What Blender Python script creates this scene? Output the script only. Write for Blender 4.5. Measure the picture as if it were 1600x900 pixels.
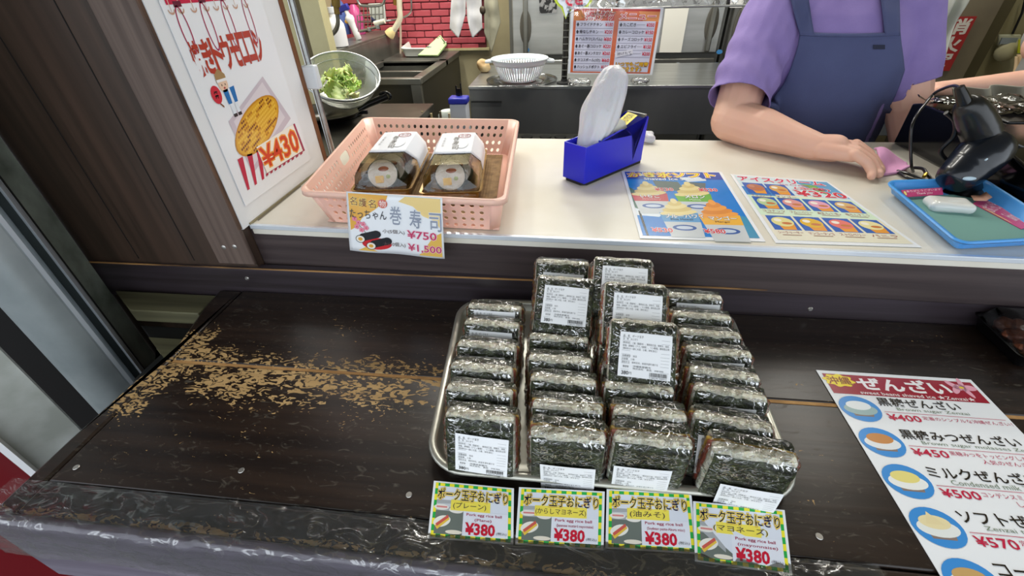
import bpy, bmesh, math, random
from mathutils import Vector, Matrix, noise
from mathutils.bvhtree import BVHTree
C = bpy.context.scene
for o in list(bpy.data.objects): bpy.data.objects.remove(o)
R = math.radians
rnd = random.Random(7)

# ------------------------------------------------------------------ camera
CAMH = 0.52
FPX = 677.12
_a, _b, _c = 0.6276465, 0.13010181, -0.03349127
_Rx = Matrix(((1,0,0),(0,math.cos(_a),-math.sin(_a)),(0,math.sin(_a),math.cos(_a))))
_Ry = Matrix(((math.cos(_b),0,math.sin(_b)),(0,1,0),(-math.sin(_b),0,math.cos(_b))))
_Rz = Matrix(((math.cos(_c),-math.sin(_c),0),(math.sin(_c),math.cos(_c),0),(0,0,1)))
MC = _Rz @ _Rx @ _Ry                                   # world (right, down, away) -> camera
cam = bpy.data.objects.new('camera', bpy.data.cameras.new('camera')); C.collection.objects.link(cam)
cam.data.sensor_width = 36; cam.data.lens = FPX/1600*36
cam.data.clip_start = 0.02; cam.data.clip_end = 60
_r0, _r1, _r2 = MC[0], MC[1], MC[2]
ax = Vector((_r0[0], _r0[2], -_r0[1])); ay = -Vector((_r1[0], _r1[2], -_r1[1])); az = -Vector((_r2[0], _r2[2], -_r2[1]))
cam.matrix_world = Matrix.Translation((0,0,CAMH)) @ Matrix((ax, ay, az)).transposed().to_4x4()
C.camera = cam
# ------------------------------------------------------------------ world and light
w = bpy.data.worlds.new('world'); C.world = w; w.use_nodes = True
nt = w.node_tree; bg = nt.nodes['Background']
bg.inputs[0].default_value = (0.86, 0.93, 1.0, 1); bg.inputs[1].default_value = 1.55
def area(name, loc, rot, sx, sy, power, col=(1,1,1)):
    l = bpy.data.lights.new(name, 'AREA'); l.shape = 'RECTANGLE'; l.size = sx; l.size_y = sy; l.energy = power; l.color = col
    o = bpy.data.objects.new(name, l); C.collection.objects.link(o); o.location = loc; o.rotation_euler = rot
    return o
area('ceiling_lamp', (-0.1, 1.75, 1.42), (0,0,0), 1.2, 0.12, 14, (1,.97,.9))
area('ceiling_lamp', (0.2, 2.7, 1.42), (0,0,0), 1.2, 0.12, 16, (1,.97,.9))
area('ceiling_lamp', (-0.9, 2.7, 1.42), (0,0,0), 0.12, 1.2, 20, (1,.97,.88))
area('ceiling_lamp', (1.3, 1.9, 1.42), (0,0,0), 0.12, 1.2, 8, (1,.97,.88))
C.view_settings.view_transform = 'Standard'; C.view_settings.look = 'None'; C.view_settings.gamma = 1
C.view_settings.exposure = 0.35
C.cycles.transparent_max_bounces = 32; C.cycles.max_bounces = 8

# ------------------------------------------------------------------ helpers
def ray(px, py):
    v = MC.transposed() @ Vector(((px-800)/FPX, (py-450)/FPX, 1)); return Vector((v[0], v[2], -v[1]))
def atz(px, py, z): r = ray(px, py); return Vector((0,0,CAMH)) + r*((z-CAMH)/r.z)
def aty(px, py, y): r = ray(px, py); return Vector((0,0,CAMH)) + r*(y/r.y)
def atx(px, py, x): r = ray(px, py); return Vector((0,0,CAMH)) + r*(x/r.x)
def lin(c):
    if isinstance(c, str):
        c = c.lstrip('#'); c = [int(c[i:i+2],16)/255 for i in (0,2,4)]
    return tuple(((x/12.92) if x <= .04045 else ((x+.055)/1.055)**2.4) for x in c[:3]) + (1,)

def mat(name, col, rough=.5, metal=0, trans=0, coat=0, bump=None, var=None, spec=.5, emit=None, alpha=1, aniso=0, sub=0, ior=1.45, stretch=(1,1,1)):
    """principled; bump=(scale, strength, distance); var=(colour2, scale, sharpness)"""
    m = bpy.data.materials.new(name); m.use_nodes = True; n = m.node_tree.nodes; L = m.node_tree.links
    p = n['Principled BSDF']; p.inputs['Base Color'].default_value = lin(col); p.inputs['Roughness'].default_value = rough
    p.inputs['Metallic'].default_value = metal; p.inputs['Transmission Weight'].default_value = trans
    p.inputs['Coat Weight'].default_value = coat; p.inputs['Coat Roughness'].default_value = .08; p.inputs['IOR'].default_value = ior
    p.inputs['Specular IOR Level'].default_value = spec; p.inputs['Alpha'].default_value = alpha
    if sub: p.inputs['Subsurface Weight'].default_value = sub; p.inputs['Subsurface Scale'].default_value = .01
    if emit: p.inputs['Emission Color'].default_value = lin(emit[0]); p.inputs['Emission Strength'].default_value = emit[1]
    tc = n.new('ShaderNodeTexCoord'); mp = n.new('ShaderNodeMapping'); mp.inputs['Scale'].default_value = stretch
    L.new(tc.outputs['Object'], mp.inputs[0])
    if var:
        nz = n.new('ShaderNodeTexNoise'); nz.inputs['Scale'].default_value = var[1]; nz.inputs['Detail'].default_value = 6
        L.new(mp.outputs[0], nz.inputs['Vector'])
        mr = n.new('ShaderNodeMapRange'); s = var[2] if len(var) > 2 else .25
        mr.inputs[1].default_value = .5-s; mr.inputs[2].default_value = .5+s; L.new(nz.outputs[0], mr.inputs[0])
        mx = n.new('ShaderNodeMix'); mx.data_type = 'RGBA'; mx.inputs[6].default_value = lin(col); mx.inputs[7].default_value = lin(var[0])
        L.new(mr.outputs[0], mx.inputs[0]); L.new(mx.outputs[2], p.inputs['Base Color'])
    if bump:
        nb = n.new('ShaderNodeTexNoise'); nb.inputs['Scale'].default_value = bump[0]; nb.inputs['Detail'].default_value = 5
        L.new(mp.outputs[0], nb.inputs['Vector'])
        b = n.new('ShaderNodeBump'); b.inputs['Strength'].default_value = bump[1]; b.inputs['Distance'].default_value = bump[2] if len(bump) > 2 else .002
        L.new(nb.outputs[0], b.inputs['Height']); L.new(b.outputs[0], p.inputs['Normal'])
    return m
def film_mat(name, tint=(1,1,1), base=.03, ridge=.3, scale=60, rough=.08, bump=.6, milky=0, stretch=(1,1,1), cluster=0):
    """thin clear plastic: transparent with glossy creases"""
    m = bpy.data.materials.new(name); m.use_nodes = True; n = m.node_tree.nodes; L = m.node_tree.links
    n.remove(n['Principled BSDF']); out = n['Material Output']
    t = n.new('ShaderNodeBsdfTransparent'); t.inputs[0].default_value = (*tint,1)
    g = n.new('ShaderNodeBsdfGlossy'); g.inputs['Roughness'].default_value = rough
    tc = n.new('ShaderNodeTexCoord'); mp = n.new('ShaderNodeMapping'); mp.inputs['Scale'].default_value = stretch
    L.new(tc.outputs['Object'], mp.inputs[0])
    nz = n.new('ShaderNodeTexNoise'); nz.inputs['Scale'].default_value = scale; nz.inputs['Detail'].default_value = 4; nz.inputs['Distortion'].default_value = 1.2
    L.new(mp.outputs[0], nz.inputs['Vector'])
    b = n.new('ShaderNodeBump'); b.inputs['Strength'].default_value = bump; b.inputs['Distance'].default_value = .004
    L.new(nz.outputs[0], b.inputs['Height']); L.new(b.outputs[0], g.inputs['Normal'])
    f = n.new('ShaderNodeFresnel'); f.inputs[0].default_value = 1.5; L.new(b.outputs[0], f.inputs['Normal'])
    # narrow crease lines where the noise crosses its middle
    s = n.new('ShaderNodeMath'); s.operation = 'SUBTRACT'; s.inputs[1].default_value = .5; L.new(nz.outputs[0], s.inputs[0])
    a = n.new('ShaderNodeMath'); a.operation = 'ABSOLUTE'; L.new(s.outputs[0], a.inputs[0])
    mr = n.new('ShaderNodeMapRange'); mr.inputs[1].default_value = 0; mr.inputs[2].default_value = .035; mr.inputs[3].default_value = ridge; mr.inputs[4].default_value = 0
    L.new(a.outputs[0], mr.inputs[0]); rout = mr.outputs[0]; fout = f.outputs[0]
    if cluster:
        n5 = n.new('ShaderNodeTexNoise'); n5.inputs['Scale'].default_value = scale*.28; n5.inputs['Detail'].default_value = 2; L.new(mp.outputs[0], n5.inputs['Vector'])
        m5 = n.new('ShaderNodeMapRange'); m5.inputs[1].default_value = .34; m5.inputs[2].default_value = .56; L.new(n5.outputs[0], m5.inputs[0])
        x5 = n.new('ShaderNodeMath'); x5.operation = 'MULTIPLY'; L.new(rout, x5.inputs[0]); L.new(m5.outputs[0], x5.inputs[1]); rout = x5.outputs[0]
        x6 = n.new('ShaderNodeMath'); x6.operation = 'MULTIPLY'; x6.inputs[1].default_value = cluster; L.new(fout, x6.inputs[0]); fout = x6.outputs[0]
    ad = n.new('ShaderNodeMath'); ad.operation = 'ADD'; L.new(fout, ad.inputs[0]); L.new(rout, ad.inputs[1])
    ad2 = n.new('ShaderNodeMath'); ad2.operation = 'ADD'; ad2.inputs[1].default_value = base; ad2.use_clamp = True; L.new(ad.outputs[0], ad2.inputs[0])
    mx = n.new('ShaderNodeMixShader'); L.new(ad2.outputs[0], mx.inputs[0]); L.new(t.outputs[0], mx.inputs[1]); L.new(g.outputs[0], mx.inputs[2])
    last = mx
    if milky:
        d = n.new('ShaderNodeBsdfDiffuse'); d.inputs[0].default_value = (.85,.88,.9,1)
        m2 = n.new('ShaderNodeMixShader'); m2.inputs[0].default_value = milky; L.new(mx.outputs[0], m2.inputs[1]); L.new(d.outputs[0], m2.inputs[2]); last = m2
    L.new(last.outputs[0], out.inputs[0]); return m
def ink_mat(name, rough=.4, coat=0):
    m = bpy.data.materials.new(name); m.use_nodes = True; n = m.node_tree.nodes
    a = n.new('ShaderNodeVertexColor'); a.layer_name = 'Col'; p = n['Principled BSDF']
    m.node_tree.links.new(a.outputs[0], p.inputs['Base Color']); p.inputs['Roughness'].default_value = rough; p.inputs['Coat Weight'].default_value = coat
    p.inputs['Coat Roughness'].default_value = .06
    return m

def link(o, parent=None):
    C.collection.objects.link(o)
    if parent is not None: o.parent = parent
    return o
def props(o, label=None, cat=None, group=None, kind=None):
    for k, v in (('label',label),('category',cat),('group',group),('kind',kind)):
        if v: o[k] = v
    return o
def thing(name, label, cat, loc=(0,0,0), rot=(0,0,0), group=None, M=None):
    o = link(bpy.data.objects.new(name, None)); o.empty_display_size = .03
    o.matrix_world = M if M is not None else Matrix.LocRotScale(Vector(loc), __import__('mathutils').Euler(rot), None)
    WM[o.name] = o.matrix_world.copy()
    return props(o, label, cat, group)
WM = {}
def wm(o): 
    return WM.get(o.name, Matrix.Identity(4))
class MB:
    def __init__(s): s.v = []; s.f = []; s.m = []; s.mi = 0; s.col = None
    def add(s, vs, fs):
        k = len(s.v); s.v += [Vector(p) for p in vs]; s.f += [[i+k for i in f] for f in fs]; s.m += [s.mi]*len(fs); return s
    def box(s, c, d, M=None):
        x,y,z = [q/2 for q in d]; c = Vector(c)
        vs = [Vector((i*x,j*y,k*z)) for i in(-1,1) for j in(-1,1) for k in(-1,1)]
        vs = [(M @ p if M else p)+c for p in vs]
        return s.add(vs, [(0,1,3,2),(4,6,7,5),(0,4,5,1),(2,3,7,6),(0,2,6,4),(1,5,7,3)])
    def bb(s, a, b): return s.box([(p+q)/2 for p,q in zip(a,b)], [abs(q-p) for p,q in zip(a,b)])
    def grid(s, fn, nu, nv, wu=False, wv=False):
        vs = [fn(i/(nu if wu else nu-1), j/(nv if wv else nv-1)) for i in range(nu) for j in range(nv)]
        fs = []
        for i in range(nu if wu else nu-1):
            for j in range(nv if wv else nv-1):
                a=i*nv+j; b=((i+1)%nu)*nv+j; c=((i+1)%nu)*nv+(j+1)%nv; d=i*nv+(j+1)%nv; fs.append((a,b,c,d))
        return s.add(vs, fs)
    def tube(s, pts, r, n=10, closed=False, caps=True):
        pts = [Vector(p) for p in pts]; N = len(pts); rr = r if isinstance(r,(list,tuple)) else [r]*N
        up = None; vs = []
        for i,p in enumerate(pts):
            a = pts[(i-1)%N] if (closed or i>0) else p; b = pts[(i+1)%N] if (closed or i<N-1) else p
            t = (b-a).normalized()
            if up is None: up = t.orthogonal().normalized()
            up = (up - t*up.dot(t)); up = up.normalized() if up.length>1e-6 else t.orthogonal().normalized(); sd = t.cross(up)
            for k in range(n):
                g = 2*math.pi*k/n; vs.append(p + (up*math.cos(g)+sd*math.sin(g))*rr[i])
        fs = [(i*n+k, i*n+(k+1)%n, ((i+1)%N)*n+(k+1)%n, ((i+1)%N)*n+k) for i in range(N if closed else N-1) for k in range(n)]
        if caps and not closed: fs += [tuple(reversed(range(n))), tuple(range((N-1)*n, N*n))]
        return s.add(vs, fs)
    def lathe(s, prof, n=24, M=None, caps=False):
        vs = []
        for r,z in prof:
            for k in range(n):
                g = 2*math.pi*k/n; p = Vector((r*math.cos(g), r*math.sin(g), z)); vs.append(M @ p if M else p)
        N = len(prof); fs = [(i*n+k, i*n+(k+1)%n, (i+1)*n+(k+1)%n, (i+1)*n+k) for i in range(N-1) for k in range(n)]
        if caps: fs += [tuple(reversed(range(n))), tuple(range((N-1)*n, N*n))]
        return s.add(vs, fs)
    def prism(s, poly, z0, z1, M=None):
        n = len(poly); vs = [Vector((x,y,z0)) for x,y in poly]+[Vector((x,y,z1)) for x,y in poly]
        if M: vs = [M @ p for p in vs]
        return s.add(vs, [tuple(reversed(range(n))), tuple(range(n,2*n))]+[(i,(i+1)%n,(i+1)%n+n,i+n) for i in range(n)])
    def slab(s, q, t):
        """thin sheet on 4 corners TL TR BR BL, thickness t along the normal"""
        q = [Vector(p) for p in q]; n = -(q[1]-q[0]).cross(q[3]-q[0]).normalized()
        vs = q+[p-n*t for p in q]
        return s.add(vs, [(3,2,1,0),(4,5,6,7)]+[(i,(i+1)%4,(i+1)%4+4,i+4) for i in range(4)])
    def ell(s, c, r, n=16, m=10, M=None):
        c = Vector(c); pr = [(math.sin(math.pi*j/m), -math.cos(math.pi*j/m)) for j in range(m+1)]
        vs = []
        for a,z in pr:
            a = max(a,1e-3)
            for k in range(n):
                g = 2*math.pi*k/n; p = Vector((a*math.cos(g)*r[0], a*math.sin(g)*r[1], z*r[2])); vs.append((M @ p if M else p)+c)
        fs = [(i*n+k, i*n+(k+1)%n, (i+1)*n+(k+1)%n, (i+1)*n+k) for i in range(m) for k in range(n)]
        return s.add(vs, fs)
    def build(s, name, m, parent=None, world=False, smooth=40, bevel=0, seg=2, sub=0, solid=0):
        me = bpy.data.meshes.new(name); vs = s.v
        if parent is not None and world: I = wm(parent).inverted(); vs = [I @ p for p in vs]
        org = None
        if parent is None and vs:
            lo = [min(p[i] for p in vs) for i in range(3)]; hi = [max(p[i] for p in vs) for i in range(3)]
            org = Vector(((lo[0]+hi[0])/2, (lo[1]+hi[1])/2, lo[2])); 
            if s.col is None or True: vs = [p-org for p in vs]
        me.from_pydata([tuple(p) for p in vs], [], s.f); 
        ms = m if isinstance(m,(list,tuple)) else [m]
        for q in ms: me.materials.append(q)
        if len(ms) > 1: me.polygons.foreach_set('material_index', s.m)
        if s.col is not None:
            ca = me.color_attributes.new('Col','FLOAT_COLOR','POINT'); flat = [x for c in s.col for x in c]; ca.data.foreach_set('color', flat)
        else:
            bm = bmesh.new(); bm.from_mesh(me); bmesh.ops.recalc_face_normals(bm, faces=bm.faces); bm.to_mesh(me); bm.free()
        if smooth is not None and s.col is None:
            me.polygons.foreach_set('use_smooth', [True]*len(me.polygons)); me.set_sharp_from_angle(angle=R(smooth))
        o = link(bpy.data.objects.new(name, me), parent)
        if parent is not None: WM[o.name] = wm(parent)
        if org is not None: o.location = org; WM[o.name] = Matrix.Translation(org)
        if solid: md = o.modifiers.new('solid','SOLIDIFY'); md.thickness = solid; md.offset = 0
        if bevel:
            md = o.modifiers.new('bevel','BEVEL'); md.width = bevel; md.segments = seg; md.limit_method = 'ANGLE'; md.angle_limit = R(35)
        if sub: md = o.modifiers.new('sub','SUBSURF'); md.levels = sub; md.render_levels = sub
        return o
def dup(o, M=None, label=None, group=None, name=None):
    def rec(s, par):
        c = s.copy()
        if par is None: C.collection.objects.link(c)
        else: C.collection.objects.link(c); c.parent = par
        for ch in KIDS.get(s.name, [k for k in bpy.data.objects if k.parent is s]): rec(ch, c)
        return c
    c = rec(o, None)
    if M is not None: c.matrix_world = M
    if label: c['label'] = label
    if group: c['group'] = group
    return c
KIDS = {}
def TRS(loc, rot=(0,0,0), sc=None):
    from mathutils import Euler
    return Matrix.LocRotScale(Vector(loc), Euler(rot), Vector(sc) if sc else None)

# ---- printed matter: flat coloured shapes in (u right, v down) coordinates, mapped on to a surface
_tc = {}
def glyphs(s, off=0):
    k = (s, off)
    if k in _tc: return _tc[k]
    cu = bpy.data.curves.new('t','FONT'); cu.body = s; cu.size = 1; cu.resolution_u = 2; cu.offset = off
    o = bpy.data.objects.new('t', cu); me = o.to_mesh()
    vs = [(v.co.x, v.co.y) for v in me.vertices]; me.calc_loop_triangles(); fs = [tuple(t.vertices) for t in me.loop_triangles]
    o.to_mesh_clear(); bpy.data.objects.remove(o); bpy.data.curves.remove(cu)
    _tc[k] = (vs, fs); return _tc[k]
class Print:
    def __init__(s): s.v = []; s.f = []; s.c = []
    def add(s, vs, fs, col, layer):
        k = len(s.v); c = lin(col); s.v += [(x,y,layer) for x,y in vs]; s.f += [tuple(i+k for i in f) for f in fs]; s.c += [c]*len(vs)
    def poly(s, pts, col, layer=1): s.add(pts, [tuple(range(len(pts)))], col, layer)
    def rect(s, x0,y0,x1,y1,col,layer=1): s.poly([(x0,y0),(x0,y1),(x1,y1),(x1,y0)], col, layer)
    def ell(s, cx,cy,rx,ry,col,layer=1,n=20,rot=0):
        c,q = math.cos(rot), math.sin(rot)
        s.poly([(cx+rx*math.cos(-t)*c-ry*math.sin(-t)*q, cy+rx*math.cos(-t)*q+ry*math.sin(-t)*c) for t in [2*math.pi*i/n for i in range(n)]], col, layer)
    def line(s, x0,y0,x1,y1,w,col,layer=1,asp=1):
        dx,dy = x1-x0,(y1-y0)/asp; l = math.hypot(dx,dy) or 1; nx,ny = -dy/l*w/2, dx/l*w/2*asp
        s.poly([(x0+nx,y0+ny),(x0-nx,y0-ny),(x1-nx,y1-ny),(x1+nx,y1+ny)][::-1], col, layer)
    def frame(s, x0,y0,x1,y1,wx,wy,col,layer=1):
        s.rect(x0,y0,x1,y0+wy,col,layer); s.rect(x0,y1-wy,x1,y1,col,layer); s.rect(x0,y0+wy,x0+wx,y1-wy,col,layer); s.rect(x1-wx,y0+wy,x1,y1-wy,col,layer)
    def text(s, t, x0,y0,x1,y1,col,layer=2,bold=0,halo=None,halo2=None,rot=0):
        """fills the box x0..x1, y0..y1; halo = (colour, offset)"""
        vs0,_ = glyphs(t, 0)
        if not vs0: return
        ax0,ax1 = min(p[0] for p in vs0), max(p[0] for p in vs0); ay0,ay1 = min(p[1] for p in vs0), max(p[1] for p in vs0)
        sx = (x1-x0)/max(ax1-ax0,1e-6); sy = (y1-y0)/max(ay1-ay0,1e-6); cx,cy = (x0+x1)/2,(y0+y1)/2; c,q = math.cos(rot), math.sin(rot)
        def put(off, col, lay):
            vs,fs = glyphs(t, off); out = []
            for a,b in vs:
                X = x0+(a-ax0)*sx-cx; Y = y1-(b-ay0)*sy-cy; out.append((cx+X*c-Y*q, cy+X*q+Y*c))
            s.add(out, fs, col, lay)
        if halo2: put(halo2[1], halo2[0], layer-1)
        if halo: put(halo[1], halo[0], layer-.5)
        put(bold, col, layer)
    def build(s, name, quad, m, parent=None, step=.00022, world=True, fn=None):
        mb = MB(); mb.col = s.c
        if fn is None:
            TL,TR,BR,BL = [Vector(p) for p in quad]; n = -(TR-TL).cross(BL-TL).normalized()
            fn = lambda u,v,h: (TL*(1-u)+TR*u)*(1-v)+(BL*(1-u)+BR*u)*v + n*h
        mb.v = [fn(x,y,.0003+l*step) for x,y,l in s.v]; mb.f = [list(f) for f in s.f]; mb.m = [0]*len(mb.f)
        return mb.build(name, m, parent, world=world)
def noisev(p, sc=1, seed=0): return noise.noise(Vector(p)*sc + Vector((seed*17.3, seed*5.1, seed*3.7)))
# ------------------------------------------------------------------ materials
def wood_mat(name, col, col2, rough=.35, wear=None, coat=0, grain=(2,60,60), bump=.25):
    """painted / varnished timber along x; wear = list of (x0,x1,y0,y1,strength) fields of chipped varnish in world metres"""
    m = bpy.data.materials.new(name); m.use_nodes = True; n = m.node_tree.nodes; L = m.node_tree.links; p = n['Principled BSDF']
    g = n.new('ShaderNodeNewGeometry'); mp = n.new('ShaderNodeMapping'); mp.inputs['Scale'].default_value = grain; L.new(g.outputs['Position'], mp.inputs[0])
    nz = n.new('ShaderNodeTexNoise'); nz.inputs['Scale'].default_value = 1; nz.inputs['Detail'].default_value = 7; L.new(mp.outputs[0], nz.inputs['Vector'])
    cr = n.new('ShaderNodeMix'); cr.data_type = 'RGBA'; cr.inputs[6].default_value = lin(col); cr.inputs[7].default_value = lin(col2)
    mr = n.new('ShaderNodeMapRange'); mr.inputs[1].default_value = .35; mr.inputs[2].default_value = .7; L.new(nz.outputs[0], mr.inputs[0]); L.new(mr.outputs[0], cr.inputs[0])
    last = cr.outputs[2]; rv = None
    if wear:
        def math_(op, a, b=None, clamp=False):
            q = n.new('ShaderNodeMath'); q.operation = op; q.use_clamp = clamp
            for i, x in enumerate((a, b)):
                if x is None: continue
                if isinstance(x, (int, float)): q.inputs[i].default_value = x
                else: L.new(x, q.inputs[i])
            return q.outputs[0]
        sp = n.new('ShaderNodeSeparateXYZ'); L.new(g.outputs['Position'], sp.inputs[0])
        def rng(o, a, b, c, d):
            q = n.new('ShaderNodeMapRange'); q.inputs[1].default_value = a; q.inputs[2].default_value = b; q.inputs[3].default_value = c; q.inputs[4].default_value = d; L.new(o, q.inputs[0]); return q.outputs[0]
        fld = None
        for (x0,x1,fx,y0,y1,fy,st) in wear:
            a = math_('MINIMUM', rng(sp.outputs[0], x0-fx, x0, 0, 1), rng(sp.outputs[0], x1, x1+fx, 1, 0))
            b = math_('MINIMUM', rng(sp.outputs[1], y0-fy, y0, 0, 1), rng(sp.outputs[1], y1, y1+fy, 1, 0))
            f = math_('MULTIPLY', math_('MULTIPLY', a, b), st); fld = f if fld is None else math_('MAXIMUM', fld, f)
        m2 = n.new('ShaderNodeMapping'); m2.inputs['Scale'].default_value = (60, 120, 60); L.new(g.outputs['Position'], m2.inputs[0])
        n2 = n.new('ShaderNodeTexNoise'); n2.inputs['Scale'].default_value = 1; n2.inputs['Detail'].default_value = 4; n2.inputs['Distortion'].default_value = 1.6; L.new(m2.outputs[0], n2.inputs['Vector'])
        m3 = n.new('ShaderNodeMapping'); m3.inputs['Scale'].default_value = (11, 15, 9); L.new(g.outputs['Position'], m3.inputs[0])
        n3 = n.new('ShaderNodeTexNoise'); n3.inputs['Scale'].default_value = 1; n3.inputs['Detail'].default_value = 2; L.new(m3.outputs[0], n3.inputs['Vector'])
        th = math_('ADD', math_('SUBTRACT', .80, math_('MULTIPLY', fld, .30)), math_('MULTIPLY', math_('SUBTRACT', .5, n3.outputs[0]), .34))
        chip = math_('GREATER_THAN', n2.outputs[0], th)
        # pale thin scratches
        m4 = n.new('ShaderNodeMapping'); m4.inputs['Scale'].default_value = (30, 75, 30); m4.inputs['Rotation'].default_value = (0,0,.3); L.new(g.outputs['Position'], m4.inputs[0])
        n4 = n.new('ShaderNodeTexNoise'); n4.inputs['Scale'].default_value = 1; n4.inputs['Detail'].default_value = 4; n4.inputs['Distortion'].default_value = 2.5; L.new(m4.outputs[0], n4.inputs['Vector'])
        scr = rng(n4.outputs[0], .60, .74, 0, .33)
        c2 = n.new('ShaderNodeMix'); c2.data_type = 'RGBA'; L.new(scr, c2.inputs[0]); L.new(last, c2.inputs[6]); c2.inputs[7].default_value = lin('7a7468')
        c3 = n.new('ShaderNodeMix'); c3.data_type = 'RGBA'; L.new(chip, c3.inputs[0]); L.new(c2.outputs[2], c3.inputs[6])
        c4 = n.new('ShaderNodeMix'); c4.data_type = 'RGBA'; c4.inputs[6].default_value = lin('cfae78'); c4.inputs[7].default_value = lin('8d6b3c'); L.new(nz.outputs[0], c4.inputs[0]); L.new(c4.outputs[2], c3.inputs[7])
        last = c3.outputs[2]
        rr = math_('MAXIMUM', math_('MULTIPLY', chip, .7), rough); rv = rr
        rv = math_('ADD', rr, math_('MULTIPLY', scr, .5))
    L.new(last, p.inputs['Base Color']); p.inputs['Roughness'].default_value = rough; p.inputs['Coat Weight'].default_value = coat
    if rv: L.new(rv, p.inputs['Roughness'])
    b = n.new('ShaderNodeBump'); b.inputs['Strength'].default_value = bump; b.inputs['Distance'].default_value = .001; L.new(nz.outputs[0], b.inputs['Height']); L.new(b.outputs[0], p.inputs['Normal'])
    return m
WEAR = [(-.56,-.26,.16,.41,.455,.09,.92),(-.64,-.10,.12,.452,.475,.06,.85),(-.62,.7,.1,.450,.466,.01,.45),(-.69,-.62,.02,.36,.52,.06,1.0),(-.66,.2,.1,.19,.203,.012,1.0),(-.6,-.1,.2,.3,.6,.1,.25),(.3,.8,.1,.3,.6,.1,.16)]
m_table = wood_mat('varnished_table_wood', '1c1411', '2f231c', .30, WEAR)
m_ledge = wood_mat('varnished_ledge_wood', '2b2426', '413940', .32, None)
m_board = wood_mat('dark_board_wood', '33292a', '4a3f3e', .45, None, bump=.4)
m_panel = wood_mat('dark_panel_wood', '35281f', '4a382d', .5, None, grain=(55,55,2.2), bump=.5)
m_under = wood_mat('mossy_wood', '68654a', '45422e', .6)
m_raw = wood_mat('raw_wood', 'b08a52', '7c5b31', .7)
m_white = mat('white_laminate', 'e4e1d8', .28, var=('d6cfbd', 6, .3), bump=(4,.05,.01))
m_white2 = mat('white_painted_panel', 'e6e8ea', .35)
m_alu = mat('aluminium_edge', 'dfe6ee', .25, .3)
m_steel = mat('brushed_steel', 'b4b6b4', .3, .9, bump=(40,.15,.002), stretch=(1,8,8), var=('8a8c8a',5,.3))
m_steeld = mat('dull_steel', '85867f', .34, .5, var=('4d4a44',4,.35))
m_railm = mat('galvanised_rail', 'c2cacc', .35, .2, var=('7d888c',7,.3))
m_railg = mat('greenish_metal', 'b4bcae', .45, .2, var=('3f453a',12,.3))
m_black = mat('black_plastic', '0b0b0d', .25)
m_blackm = mat('matte_black', '101010', .7)
m_cream = mat('cream_painted_post', 'cfc79d', .55, var=('b9b084',9,.3))
m_khaki = mat('khaki_wall', 'a39a72', .75, var=('8c8360',5,.3), bump=(12,.3,.004))
m_dim = mat('stained_plaster', 'b3ab8a', .8, var=('94896a',4,.3))
m_red = mat('red_panel', '7d1a22', .4)
m_mort = mat('brick_mortar', '571a24', .7)
m_brick = mat('pinkish_red_brick', 'b5525c', .5, var=('a3434e',30,.4))
m_floor = mat('kitchen_floor', '4c4a45', .6, var=('35332f',3,.3))
m_ink = ink_mat('printed_ink', .45); m_inkl = ink_mat('laminated_ink', .25, .25)
m_paper = mat('paper', 'e9ecf0', .5); m_lam = mat('laminated_sheet', 'eef1f5', .18, coat=.3)
m_screw = mat('screw_metal', 'c2bfba', .3, .8)
def struct(name, mb, m, **k):
    o = mb.build(name, m, **k); o['kind'] = 'structure'; return o

# ------------------------------------------------------------------ structure of the stall
def S(name, a, b, m, **k): mb = MB(); mb.bb(a, b); return struct(name, mb, m, **k)
S('floor', (-4,-5,-.76), (4.2,4.2,-.72), m_floor)
S('ceiling', (-2.6,-.75,1.45), (3.0,4.1,1.49), m_dim)  # unseen front part carried out over the table to shape light and reflections
wl = S('wall_left', (-1.62,1.75,-.72), (-1.56,4.1,1.45), m_dim)
wr = S('wall_right', (2.75,.6,-.72), (2.81,4.1,1.45), m_khaki)
# back wall: stained plaster with a field of bricks on its left
wb = MB(); wb.bb((-1.62,3.36,-.72), (-.38,3.42,1.45)); wb.bb((-.38,3.98,-.72),(2.8,4.04,1.45)); wb.bb((-.42,3.42,-.72),(-.38,4.0,1.45)); wback = struct('wall_back', wb, m_dim)
mo = MB(); mo.bb((-1.56,3.345,.10), (-.56,3.362,.62)); mor = mo.build('mortar_bed', m_mort, wback, world=True)
bm0 = MB(); bm0.box((0,0,0), (.118,.010,.034)); bricks = []
b0 = None
row = 0; z = .118
while z < .62:
    x = -1.54 + (0.062 if row % 2 else 0)
    while x < -.57:
        if b0 is None:
            b0 = bm0.build('brick', m_brick, wback, bevel=.003, seg=1); o = b0
        else: o = b0.copy(); link(o, wback)
        o.location = Vector((min(x,-.622), 3.343+rnd.uniform(-.0015,.0015), z)) - wback.location; o.rotation_euler = (0,0,0)
        x += .124
    z += .0405; row += 1
wg = MB(); wg.bb((-1.3,3.33,.098), (-.54,3.352,.112)); struct('trim_1', wg, m_cream)

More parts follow.
